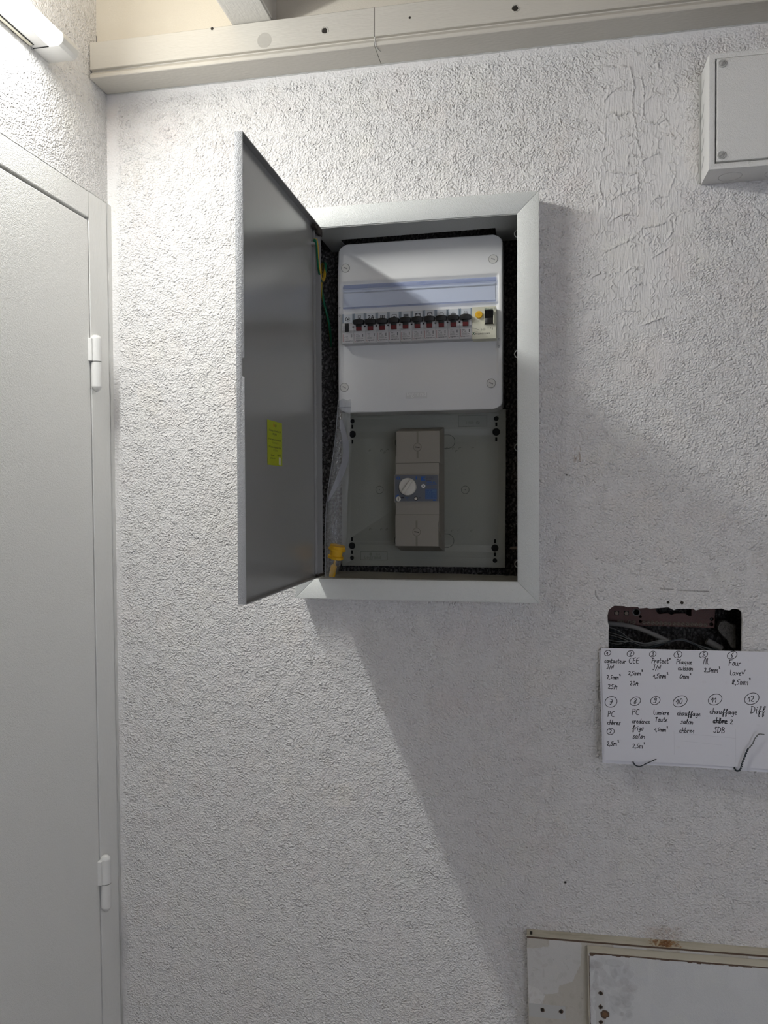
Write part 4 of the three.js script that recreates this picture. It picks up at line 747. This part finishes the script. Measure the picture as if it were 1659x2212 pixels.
// ---------------------------------------------------------------- hole in the wall with the old terminal board
{
  const H = thing('terminal_board', 'red-brown terminal board with a row of screws inside the wall hole', 'terminal board');
  const z = -0.045, maroon = std(lin(0.08, 0.024, 0.017), 0.5, { bumpMap: scaled(fineBump, 0.08), bumpScale: 0.0003 });
  const s = poly([[0.2190, 1.4535], [0.3612, 1.4528], [0.3622, 1.4890], [0.2190, 1.4890]]);
  s.holes.push(circPath(0.2575, 1.4722, 0.0044), circPath(0.2632, 1.4662, 0.0018), circPath(0.2632, 1.4592, 0.0020), circPath(0.3575, 1.4650, 0.0024), circPath(0.3572, 1.4578, 0.0026));
  const slot = new THREE.Path(); [[0.2838, 1.4800], [0.2838, 1.4745], [0.2880, 1.4705], [0.3000, 1.4722], [0.3045, 1.4692], [0.3085, 1.4718], [0.3230, 1.4722], [0.3275, 1.4688], [0.3308, 1.4688], [0.3308, 1.4800]].forEach(([x, y], i) => (i ? slot.lineTo(x, y) : slot.moveTo(x, y))); slot.closePath(); s.holes.push(slot);
  part(H, 'board', muv(extrude(s, z - 0.004, z, 0.0004, 14)), maroon);
  const sg = merge([cylZ(0, 0, -0.0005, 0.0012, 0.0019, 14), new THREE.TorusGeometry(0.0025, 0.0005, 5, 18)]), sl = bx(-0.0016, 0.0016, -0.00035, 0.00035, 0.0011, 0.0015);
  const xs = [0.2345, 0.2385, 0.2480, 0.2540, 0.2680, 0.2735, 0.2795, 0.2850, 0.2905, 0.2965, 0.3020, 0.3080, 0.3135, 0.3195, 0.3255, 0.3315, 0.3370, 0.3430, 0.3495];
  xs.forEach((x, i) => { const g = new THREE.Group(); g.name = 'terminal_screw'; H.add(g); g.position.set(x, 1.4582 - (x - 0.235) * 0.012, z); g.rotation.z = rr(-1.5, 1.5); part(g, 'screw_head', sg, M.brass); part(g, 'slot', sl, M.hole); });
  for (const x of [0.2308, 0.2440]) { const g = new THREE.Group(); g.name = 'square_terminal'; H.add(g); part(g, 'clamp', bx(x - 0.0032, x + 0.0032, 1.4675, 1.4738, z - 0.0002, z + 0.0008, 0.0004), M.hole); part(g, 'screw_head', cylZ(x, 1.4706, z, z + 0.0022, 0.0025, 18), M.brass); }
  const ringM = std(lin(0.09, 0.05, 0.035), 0.5);
  for (const r of [0.0112, 0.0062, 0.0034]) { const t = new THREE.TorusGeometry(r, 0.0003, 5, 40); t.translate(0.3465, 1.4755, z + 0.0001); part(H, 'moulded_ring', t, ringM); }
  { const t = new THREE.TorusGeometry(0.0046, 0.0007, 6, 26); t.translate(0.2575, 1.4722, z); part(H, 'eyelet', t, M.greyCable); }

  const cab = thing('grey_cable', 'thick grey sheathed cable crossing the wall hole below the terminal board', 'cable');
  part(cab, 'sheath', tube([[0.2080, 1.4592, -0.036], [0.2188, 1.4578, -0.032], [0.2400, 1.4560, -0.030], [0.2591, 1.4520, -0.028], [0.2800, 1.4440, -0.027], [0.2990, 1.4350, -0.027]], 0.0034, 60, 12), M.greyCable);
  part(cab, 'tie', (() => { const t = new THREE.TorusGeometry(0.0052, 0.0006, 6, 24); t.rotateY(Math.PI / 2 - 0.4); t.translate(0.2988, 1.4352, -0.0275); return t; })(), M.wireGrey);
  const wires = [[1.4418, 1.4300, 0.346], [1.4400, 1.4285, 0.350], [1.4390, 1.4310, 0.343], [1.4410, 1.4290, 0.340], [1.4380, 1.4275, 0.337], [1.4425, 1.4320, 0.333], [1.4445, 1.4335, 0.330], [1.4395, 1.4265, 0.327]];
  wires.forEach(([y0, sag, xe], i) => {
    const t = thing('thin_wire', i % 3 === 1 ? 'thin dark wire among the pale ones of the bundle in the wall hole' : 'thin pale grey wire of the loose bundle hanging in the wall hole', 'wire', i % 3 === 1 ? 'thin dark wires in the wall hole' : 'thin pale wires in the wall hole'), z = -0.030 + i * 0.0016;
    part(t, 'strand', tube([[0.2080, 1.4520 - i * 0.0030, z - 0.01], [0.2300, 1.4490 - i * 0.0030, z], [0.2480, sag + 0.0070 - i * 0.0007, z + 0.002], [0.2660, sag + 0.0005, z + 0.004], [0.2850, sag + 0.0035 + i * 0.0003, z + 0.005], [0.3000, 1.4365 + i * 0.0006 - 0.002, z + 0.003], [0.3150, 1.4400 + (i % 4) * 0.0007 - 0.0015, z + 0.004], [0.3300, 1.4360 + (i % 4) * 0.0006 - 0.003, z + 0.002], [xe + 0.014, 1.4250, z]], 0.00055, 70, 6), i % 3 === 1 ? M.wireDark : M.wireGrey);
  });
  // crumbled plaster left in the hole
  const lumpT = thing('plaster_chunk', 'grey broken slab of plaster at the end of the terminal board', 'plaster');
  const slabG = extrude(poly([[0.3640, 1.4560], [0.3655, 1.4605], [0.3690, 1.4640], [0.3740, 1.4648], [0.3785, 1.4612], [0.3868, 1.4590], [0.3872, 1.4270], [0.3835, 1.4262], [0.3800, 1.4310], [0.3775, 1.4372], [0.3720, 1.4412], [0.3690, 1.4440], [0.3652, 1.4490]]), -0.050, -0.036, 0.0014);
  part(lumpT, 'slab', toCreasedNormals(muv(slabG), 0.5), std(lin(0.13, 0.122, 0.11), 0.95, { bumpMap: scaled(rubble, 0.12), bumpScale: 0.0012 }));
  const cut = thing('cut_conduit', 'short cut grey conduit end beside the plaster chunk', 'conduit');
  part(cut, 'pipe', merge([new THREE.CylinderGeometry(0.0048, 0.0048, 0.022, 18, 1, true).rotateZ(1.05).translate(0.3600, 1.4300, -0.042)]), M.greyCable);
  const wb = thing('wall_plug', 'pair of plugged screw holes above the wall hole', 'wall plug');
  pit(wb, 'screw_hole', 0.2930, 1.4930, 0.0008, 0.0020, M.hole, M.hinge); pit(wb, 'screw_hole', 0.3107, 1.4927, 0.0008, 0.0023, M.hole, M.hinge);
}

// ---------------------------------------------------------------- handwritten note
const STROKES = { // single-line hand: x to the right, y up, baseline 0, x-height 5, ascender 9; strokes split by ;
  a: '4,4 3,5 1,4.6 .4,2 1.5,.3 3,1 4,4.6;4,4.6 3.8,1 4.8,.3', b: '.6,9 .6,.6;.6,3 2,4.8 3.6,3.6 3.2,1 1.6,.2 .6,1', c: '3.6,4.2 2.2,5 .8,3.6 .6,1.6 1.8,.2 3.8,.8', d: '3.6,4 2.2,5 .6,3.4 .8,.8 2.2,.3 3.6,2;4.2,9 3.7,1 4.5,.2',
  e: '.6,2.4 3.4,3 3,4.8 1.6,5 .6,3 1,.6 2.4,.2 3.8,1', f: '.4,2.8 2,4 3.6,7.6 3,9.2 2,8 1.6,3 1.4,-3 2,-4 3,-2.4 1.8,1 3.4,2.6', g: '3.8,4.2 2.4,5 .8,3.6 1.2,.8 2.6,.6 3.8,4;3.8,4.6 3.6,-1.6 2.4,-3.4 .8,-2', h: '.6,9 .5,.1;.6,3 2,4.8 3.3,4 3.4,.1', i: '.8,4.8 .8,.8 1.6,.2;1,6.8 1.1,7',
  l: '1,3 2.2,8 1.2,9 .6,6 .8,1 2,.2', m: '.4,4.8 .5,.1;.5,3 1.6,4.8 2.6,4 2.6,.1;2.6,3 3.8,4.8 4.8,4 4.8,.1', n: '.4,4.8 .5,.1;.5,3 2,4.9 3.4,4 3.4,.1', o: '2.2,5 .6,3.6 .8,.8 2.4,.2 3.8,2 3.4,4.4 2,5 3.6,5.2', p: '.8,4.8 .4,-3.6;.7,4 2.4,5 3.8,3.4 2.6,.6 .6,1', q: '3.8,4.4 2.2,5 .7,3.2 1.4,.6 3,1.2 3.8,4.4;3.8,4.8 3.5,-3.6 4.6,-2',
  r: '.5,4.8 .6,.1;.6,3 1.8,4.9 3.2,4.6', s: '3.4,4.6 2,5 .8,4 2.8,2.4 3,.8 1.4,.1 .2,.8', t: '1.6,8.4 1.2,1.2 2.2,.2 3.4,.9;.2,5.4 3.4,5.6', u: '.5,4.8 .6,1 1.8,.2 3.4,1.6;3.6,4.8 3.6,.9 4.4,.2', v: '.2,4.8 1.6,.2 3.6,5', y: '.4,4.8 1.2,1.6 2.8,1.4;3.6,4.8 2.8,-2 1.2,-3.4',
  A: '.2,.1 2.4,8.6 4,.1;.8,3.2 4.6,3.6', B: '.8,8.4 .6,.1;.6,8.2 3.4,8 3.4,5 1,4.4 4,3.8 3.8,.6 .6,.1', C: '4.6,7.6 2.6,8.6 .6,5.6 .8,1.6 2.6,.1 4.8,.8', D: '.8,8.2 .6,.3;.2,8.2 3.6,8 5,4.6 3.4,.8 .4,.1', E: '4,8.4 .8,8.2 .6,.3 4,.3;.8,4.4 3.4,4.6', F: '.8,8.4 .6,.1;.6,8.4 4.2,8.8;.8,4.6 3.4,5', J: '1,8.4 4,8.6;2.8,8.4 2.6,1.4 1.4,.1 .2,1.4', L: '.9,8.8 .6,.6 3.6,.4',
  M: '.4,.1 .8,8.4 3.6,8.6 4,.1', N: '.4,.1 1,8.2 3.4,.4 4.2,8.6', P: '.8,8.6 .6,.1;.2,8.2 3,8.8 4.2,6.8 2.8,4.4 .8,4.2', S: '4,7.6 2.4,8.6 .8,7 3.4,3.8 3.2,1 1.4,.1 .2,1', T: '.2,8 4.6,8.6;2.4,8.2 2.2,.1', V: '.2,6 1.8,.2 4.8,9.6',
  0: '2.2,6.6 .6,4 1.2,.6 3,.4 4,3.4 3,6.4 2,6.6', 1: '.2,2.6 2.4,7 2.2,.1', 2: '.6,5.8 2,7 3.4,5.6 2.4,2.6 .4,.4 3.8,.6', 3: '.6,6.4 2.4,7 3.4,5.4 1.6,3.8 3.6,2.4 2.6,.2 .4,.6', 4: '1.2,7 .8,3.4 3.6,3.6;3.2,5.4 2.8,-.6', 5: '4,7 1.4,6.8 1,4 3,4.2 3.4,1.6 1.8,.1 .2,.8', 6: '3.4,7 1.2,4.4 .8,1.2 2.4,.1 3.6,1.8 2.4,3.2 1,2.2', 7: '.6,6.4 3.8,6.8 2.2,.1 1.4,1;1.2,3.2 3.6,3.6', 8: '3.4,6 2,7 .8,5.6 3.4,2.4 2.6,.2 .8,.8 1.2,3 3.6,5.6', 9: '3.4,6 1.8,7 .8,4.8 2.2,3.6 3.4,6 3.2,2 1.6,.1 .4,.8',
  ',': '1,.6 .4,-1.4', '/': '.2,-.6 2.8,8.4', '²': '.4,9.2 1.4,10 2.2,9 .8,6.8 2.6,7', '°': '1,9 .4,8 1.4,7.4 2,8.6 1,9',
};
function hand(g, text, x, y, s, opts = {}) { // s: pixels per unit
  let cx = x, cy = y; g.lineCap = g.lineJoin = 'round'; g.lineWidth = opts.w ?? 5.6; g.strokeStyle = opts.ink ?? '#1b1a22';
  for (const ch of text) {
    if (ch === ' ') { cx += 3 * s; continue; }
    let far = 0;
    for (const st of STROKES[ch].split(';')) {
      const p = st.split(' ').map((q) => q.split(',').map(Number)).map(([a, b]) => { far = Math.max(far, a); return [cx + (a + 0.16 * b) * s + rr(-0.12, 0.12) * s, cy - b * s + rr(-0.12, 0.12) * s]; });
      g.beginPath(); g.moveTo(...p[0]);
      for (let i = 1; i < p.length - 1; i++) g.quadraticCurveTo(p[i][0], p[i][1], (p[i][0] + p[i + 1][0]) / 2, (p[i][1] + p[i + 1][1]) / 2);
      g.lineTo(...p[p.length - 1]); g.stroke();
    }
    cx += (far + 0.75) * s; cy += (opts.rise ?? 0) * s;
  }
}
{
  const N = thing('paper_note', 'white handwritten list of numbered circuits hung below the wall hole', 'paper');
  // sheet corners in the room: top held at the wall, bottom standing off
  const TL = [0.2054, 1.4299, 0.0075], TR = [0.4161, 1.4319, 0.0075], BL = [0.2082, 1.2846, 0.0280], BR = [0.4145, 1.2853, 0.0290];
  const tex = canvasTex(1480, 1040, (g, w, h) => {
    g.fillStyle = '#e9e9ee'; g.fillRect(0, 0, w, h);
    for (let k = 0; k < 40; k++) { g.fillStyle = `rgba(170,165,165,${rr(0.02, 0.06)})`; g.beginPath(); g.ellipse(rnd() * w, rnd() * h, rr(4, 22), rr(3, 14), 0, 0, 7); g.fill(); }
    g.strokeStyle = 'rgba(160,160,170,0.35)'; g.lineWidth = 2; for (const [a, b, c, d] of [[640, 760, 1180, 780], [640, 740, 640, 960], [1180, 700, 1180, 1000], [700, 830, 1060, 850]]) { g.beginPath(); g.moveTo(a, b); g.lineTo(c, d); g.stroke(); }
    // positions measured on the sheet in photograph pixels from its top left corner, 4.1 canvas pixels each
    const k = 4.1, at = (px, py) => [(px - 1298 - (py - 1400) * 0.029) * k, (py - 1400 - (px - 1298) * 0.0215) * k * 1.045];
    const wr = (t, px, py, s = 6.6, o = {}) => { const [x, y] = at(px, py); hand(g, t, x, y, s, o); };
    const num = (t, px, py, rx, ry, s) => { const [x, y] = at(px, py); g.strokeStyle = '#1b1a22'; g.lineWidth = 5.2; g.save(); g.translate(x, y); g.rotate(-0.5); g.beginPath(); g.ellipse(0, 0, rx * k, ry * k, 0, -0.3, 6.2); g.stroke(); g.restore(); hand(g, t, x - t.length * 2.4 * s - s * 0.3, y + 3.4 * s, s); };
    num('1', 1313, 1411, 7.6, 5.6, 5.2); wr('contacteur', 1305, 1432, 4.4); wr('J/N', 1310, 1446, 5); wr('2,5mm²', 1310, 1467, 5); wr('25A', 1312, 1488, 6.2);
    num('2', 1364, 1412, 8.2, 6.2, 5.2); wr('CEE', 1359, 1433, 6.4); wr('2,5mm²', 1358, 1458, 5.2); wr('20A', 1361, 1480, 5.6);
    num('3', 1413, 1413, 7.6, 6, 5.2); wr('Protect°', 1410, 1432, 5); wr('J/N', 1412, 1447, 5.6); wr('1,5mm²', 1413, 1464, 5.6);
    num('4', 1468, 1414, 9.2, 7.2, 5.8); wr('Plaque', 1464, 1434, 5); wr('cuisson', 1467, 1447, 4.6); wr('6mm²', 1470, 1465, 5.6);
    num('5', 1523, 1414, 9.4, 6.6, 5.4); wr('ML', 1522, 1434, 6); wr('2,5mm²', 1523, 1451, 5.6);
    num('6', 1584, 1415, 11, 7.6, 6); wr('Four', 1576, 1437, 5.8); wr('LaveV', 1578, 1457, 5.4); wr('2,5mm²', 1582, 1476, 6.4); wr('8', 1582, 1476, 5);
    num('7', 1320, 1516, 14, 11.4, 8.4); wr('PC', 1312, 1548, 6.2); wr('chbres', 1311, 1565, 4.8); num('2', 1319, 1580, 8.4, 7, 5.6); wr('2,5m²', 1310, 1611, 5.6);
    num('8', 1374, 1514, 12.4, 8.8, 7.6); wr('PC', 1366, 1543, 6.4); wr('credence', 1366, 1561, 4.6); wr('frigo', 1367, 1576, 5.2); wr('salon', 1368, 1594, 5.2); wr('2,5m²', 1367, 1615, 5.8);
    num('9', 1418, 1512, 11, 8.4, 7.4); wr('Lumiere', 1413, 1542, 4.8); wr('Toute', 1417, 1557, 4.8); wr('1,5mm²', 1416, 1578, 5);
    num('10', 1472, 1513, 16.4, 11, 7.8); wr('chauffage', 1465, 1543, 4.9); wr('salon', 1473, 1561, 5.2); wr('chbre1', 1470, 1580, 5.4);
    num('11', 1547, 1508, 15.4, 11, 7.6); wr('chauffage', 1535, 1538, 5.6); wr('chbre 2', 1542, 1558, 6, { w: 6.5 }); wr('salon', 1543, 1557, 5.4, { w: 5 }); wr('SDB', 1544, 1578, 6.4);
    num('12', 1624, 1505, 16, 11.4, 7.8); wr('Diff', 1621, 1535, 7.6);
  });
  const sheet = (off, shift) => {
    const n = 40, m = 30, v = [], uv = [], id = [];
    const P = (u, t) => { const q = [0, 1, 2].map((c) => (TL[c] * (1 - u) + TR[c] * u) * (1 - t) + (BL[c] * (1 - u) + BR[c] * u) * t); q[2] += 0.004 * Math.sin(Math.PI * t) + 0.0016 * Math.sin(u * 7 + 1) * t + off; q[0] += shift[0]; q[1] += shift[1]; return q; };
    for (let j = 0; j <= m; j++) for (let i = 0; i <= n; i++) { v.push(...P(i / n, j / m)); uv.push(i / n, 1 - j / m); }
    for (let j = 0; j < m; j++) for (let i = 0; i < n; i++) { const p = j * (n + 1) + i; id.push(p, p + n + 1, p + 1, p + 1, p + n + 1, p + n + 2); }
    const g = new THREE.BufferGeometry(); g.setAttribute('position', new THREE.Float32BufferAttribute(v, 3)); g.setAttribute('uv', new THREE.Float32BufferAttribute(uv, 2)); g.setIndex(id); g.computeVertexNormals(); return g;
  };
  part(N, 'front_leaf', sheet(0, [0, 0]), std(lin(0.98, 0.98, 1.0), 0.9, { map: tex }));
  part(N, 'back_leaf', sheet(-0.0015, [-0.0022, -0.0045]), M.paper);

  const twist = (pts, r, turns) => { const c = new THREE.CatmullRomCurve3(pts.map((p) => new THREE.Vector3(...p))), out = []; for (const ph of [0, Math.PI]) { const q = []; for (let i = 0; i <= 90; i++) { const p = c.getPoint(i / 90), a = ph + i / 90 * turns * 2 * Math.PI; q.push(new THREE.Vector3(p.x + r * Math.cos(a), p.y + r * 0.5 * Math.cos(a + 1), p.z + r * Math.sin(a))); } out.push(new THREE.TubeGeometry(new THREE.CatmullRomCurve3(q), 150, r * 0.75, 6)); } return merge(out); };
  const t1 = thing('wire_tie', 'short dark twisted wire tie at the lower edge of the handwritten note', 'wire tie');
  part(t1, 'twisted_strands', twist([[0.2445, 1.2868, 0.022], [0.2450, 1.2838, 0.030], [0.2475, 1.2815, 0.0345], [0.2530, 1.2805, 0.0350], [0.2620, 1.2850, 0.0345], [0.2735, 1.2905, 0.0330]], 0.0006, 14), M.wireDark);
  const t2 = thing('wire_tie', 'long dark twisted wire tie with a bare end sticking up over the handwritten note', 'wire tie');
  part(t2, 'twisted_strands', twist([[0.3700, 1.2880, 0.022], [0.3715, 1.2820, 0.033], [0.3755, 1.2835, 0.0360], [0.3800, 1.2960, 0.0350], [0.3860, 1.3120, 0.0345]], 0.0008, 9), M.wireDark);
  part(t2, 'bare_end', twist([[0.3855, 1.3105, 0.0345], [0.3905, 1.3170, 0.0350], [0.3940, 1.3250, 0.0350], [0.3985, 1.3310, 0.0355], [0.4040, 1.3312, 0.0365]], 0.0006, 5), M.wireGrey);
}

// ---------------------------------------------------------------- worn hatch low on the right
{
  const H = thing('wall_hatch', 'worn off-white wooden hatch with stripped hinge holes low on the wall', 'hatch', undefined, [0.1063, 1.0305, 0]);
  H.rotation.z = 0.0195;
  const worn = canvasTex(512, 1024, (g, w, h) => {
    g.fillStyle = '#c9c4bb'; g.fillRect(0, 0, w, h);
    const patch = (pts, c) => { g.fillStyle = c; g.beginPath(); pts.forEach(([x, y], i) => (i ? g.lineTo(x * w, y * h) : g.moveTo(x * w, y * h))); g.closePath(); g.fill(); };
    const rough = (pts, c) => { const q = []; pts.forEach((p, i) => { const n = pts[(i + 1) % pts.length]; for (let k = 0; k < 9; k++) q.push([p[0] + (n[0] - p[0]) * k / 9 + rr(-0.008, 0.008), p[1] + (n[1] - p[1]) * k / 9 + rr(-0.004, 0.004)]); }); patch(q, c); };
    rough([[0, 0.10], [0.34, 0.07], [0.36, 0.01], [0.86, 0.02], [0.84, 0.2], [0.7, 0.34], [0.5, 0.38], [0.48, 0.44], [0.28, 0.46], [0.2, 0.58], [0.02, 0.56]], '#d6d4d2');
    rough([[0.0, 0.40], [0.16, 0.42], [0.27, 0.47], [0.18, 0.57], [0.02, 0.56]], '#dfdddb');
    rough([[0.45, 0.95], [0.9, 0.94], [1, 1], [0.4, 1]], '#d2d0d2');
    for (let k = 0; k < 220; k++) { g.fillStyle = `rgba(${rnd() > 0.5 ? '120,112,100' : '225,222,216'},${rr(0.03, 0.09)})`; g.beginPath(); g.ellipse(rnd() * w, rnd() * h, rr(4, 40), rr(3, 26), rnd() * 3, 0, 7); g.fill(); }
    for (let k = 0; k < 26; k++) { g.fillStyle = 'rgba(90,70,55,0.7)'; g.beginPath(); g.arc(rnd() * w, rnd() * h, rr(0.8, 2.4), 0, 7); g.fill(); }
  });
  worn.repeat.set(1 / 0.085, 1 / 0.17); worn.offset.set(0, 1); worn.wrapS = worn.wrapT = THREE.RepeatWrapping;
  const dusty = canvasTex(512, 512, (g, w, h) => {
    g.fillStyle = '#dcdcdc'; g.fillRect(0, 0, w, h);
    for (let k = 0; k < 160; k++) { g.fillStyle = `rgba(${rnd() > 0.5 ? '205,205,208' : '228,228,226'},${rr(0.05, 0.14)})`; g.beginPath(); g.ellipse(rnd() * w, rnd() * h, rr(10, 60), rr(8, 40), rnd() * 3, 0, 7); g.fill(); }
    for (let k = 0; k < 70; k++) { g.fillStyle = `rgba(120,116,116,${rr(0.03, 0.10)})`; g.beginPath(); g.ellipse(rr(0, 110), rr(20, 170), rr(5, 26), rr(4, 14), rnd() * 3, 0, 7); g.fill(); }
  });
  dusty.repeat.set(1 / 0.25, 1 / 0.25); dusty.offset.set(-0.0817 / 0.25, 1 + 0.004 / 0.25); dusty.wrapS = dusty.wrapT = THREE.RepeatWrapping;
  const wornM = std(lin(1, 0.995, 0.985), 0.65, { map: worn, bumpMap: scaled(fineBump, 0.08), bumpScale: 0.0003 }), dustyM = std(lin(1, 1, 1), 0.6, { map: dusty, bumpMap: scaled(fineBump, 0.08), bumpScale: 0.0003 });
  part(H, 'face_board', bx(0, 0.42, -0.62, -0.0006, 0.0002, 0.018, 0.0005), wornM);
  const edgeTex = canvasTex(1024, 64, (g, w, h) => {
    g.fillStyle = '#d6cfbd'; g.fillRect(0, 0, w, h);
    for (let k = 0; k < 120; k++) { g.fillStyle = `rgba(${rnd() > 0.5 ? '170,160,138' : '226,221,208'},0.12)`; g.beginPath(); g.ellipse(rnd() * w, rnd() * h, rr(6, 60), rr(3, 14), 0, 0, 7); g.fill(); }
    for (let k = 0; k < 420; k++) { const a = rr(0.1, 0.5); g.fillStyle = rnd() > 0.45 ? `rgba(150,84,26,${a * 0.6})` : `rgba(92,48,14,${a * 0.7})`; g.beginPath(); g.ellipse(492 + (rnd() + rnd() - 1) * 56, h * 0.5 + (rnd() - 0.5) * h * 0.9, rr(1, 8), rr(1, 6), rnd() * 3, 0, 7); g.fill(); }
    g.strokeStyle = '#cfc0a0'; g.lineWidth = 7; g.beginPath(); g.moveTo(462, 4); g.lineTo(476, 60); g.stroke();
  });
  edgeTex.repeat.set(1 / 0.38, 1 / 0.018); edgeTex.wrapS = edgeTex.wrapT = THREE.RepeatWrapping;
  part(H, 'edge_strip', bx(0, 0.42, -0.0006, 0.0008, 0.0002, 0.0178, 0.0003), std(lin(0.9, 0.9, 0.9), 0.6, { map: edgeTex }), null, 'cream top edge with a rust stain');
  part(H, 'bare_edge', bx(0, 0.42, -0.0020, 0.0002, 0.0172, 0.0183), M.brown);
  part(H, 'nail_hole', bx(0.0042, 0.0076, 0.0004, 0.0010, 0.006, 0.014, 0.0002), M.hole);
  const D = new THREE.Group(); D.name = 'hatch_door'; H.add(D);
  part(D, 'door_panel', bx(0.0817, 0.42, -0.62, -0.0062, 0.0185, 0.0350, 0.0008), dustyM);
  part(D, 'door_edge', bx(0.0817, 0.42, -0.0064, -0.0050, 0.0187, 0.0346, 0.0003), M.hatchEdge, null, 'cream painted top edge');
  part(D, 'door_edge', bx(0.0806, 0.0818, -0.62, -0.0050, 0.0187, 0.0346, 0.0003), M.hatchEdge);
  const chip = []; for (let i = 0; i < 60; i++) { const x = 0.0835 + i * 0.0056; chip.push(bx(x, x + 0.0057, -0.0070 - 0.0016 * Math.max(0, N1(i * 0.9, 3)) - 0.0022 * Math.max(0, N2(i * 0.53, 1) - 0.55), -0.0056, 0.0346, 0.0354)); }
  for (let i = 0; i < 50; i++) { const y = -0.010 - i * 0.0045; chip.push(bx(0.0816, 0.0822 + 0.0005 * Math.max(0, N1(i * 0.8, 9)), y - 0.0046, y, 0.0346, 0.0354)); }
  part(D, 'chipped_edge', merge(chip), M.brown, null, 'bare brown wood where paint has chipped');
  part(D, 'bare_corner', (() => { const g = extrude(poly([[0.0822, -0.0062], [0.0900, -0.0075], [0.0865, -0.0098], [0.0832, -0.0095]]), 0.0346, 0.0356); return muv(g); })(), M.brown);
  // ghost of the removed hinge: a strip of paler bare paint, and screw holes
  part(D, 'hinge_ghost', bx(0.0895, 0.1008, -0.30, -0.0545, 0.0348, 0.0353, 0.0002), std(lin(0.60, 0.595, 0.585), 0.7));
  for (const [x, y, r, m] of [[0.0960, -0.0590, 0.0022, 0], [0.0957, -0.0775, 0.0021, 0], [0.1011, -0.0870, 0.0040, 1], [0.0955, -0.0980, 0.0021, 0]]) pit(D, 'screw_hole', x, y, 0.0354, r, m ? std(lin(0.20, 0.11, 0.06), 0.9) : M.hole, m ? M.brown : M.brown, 1);
  part(H, 'hinge_ghost', bx(0.0010, 0.0500, -0.1110, -0.0925, 0.0178, 0.0184, 0.0002), std(lin(0.56, 0.555, 0.54), 0.7));
  for (const [x, y] of [[0.0190, -0.1000], [0.0440, -0.1000]]) pit(H, 'screw_hole', x, y, 0.0185, 0.0022, M.hole, M.brown);
}

scene.traverse((o) => { if (o.isMesh) { o.castShadow = true; o.receiveShadow = true; } });
renderer.render(scene, camera);
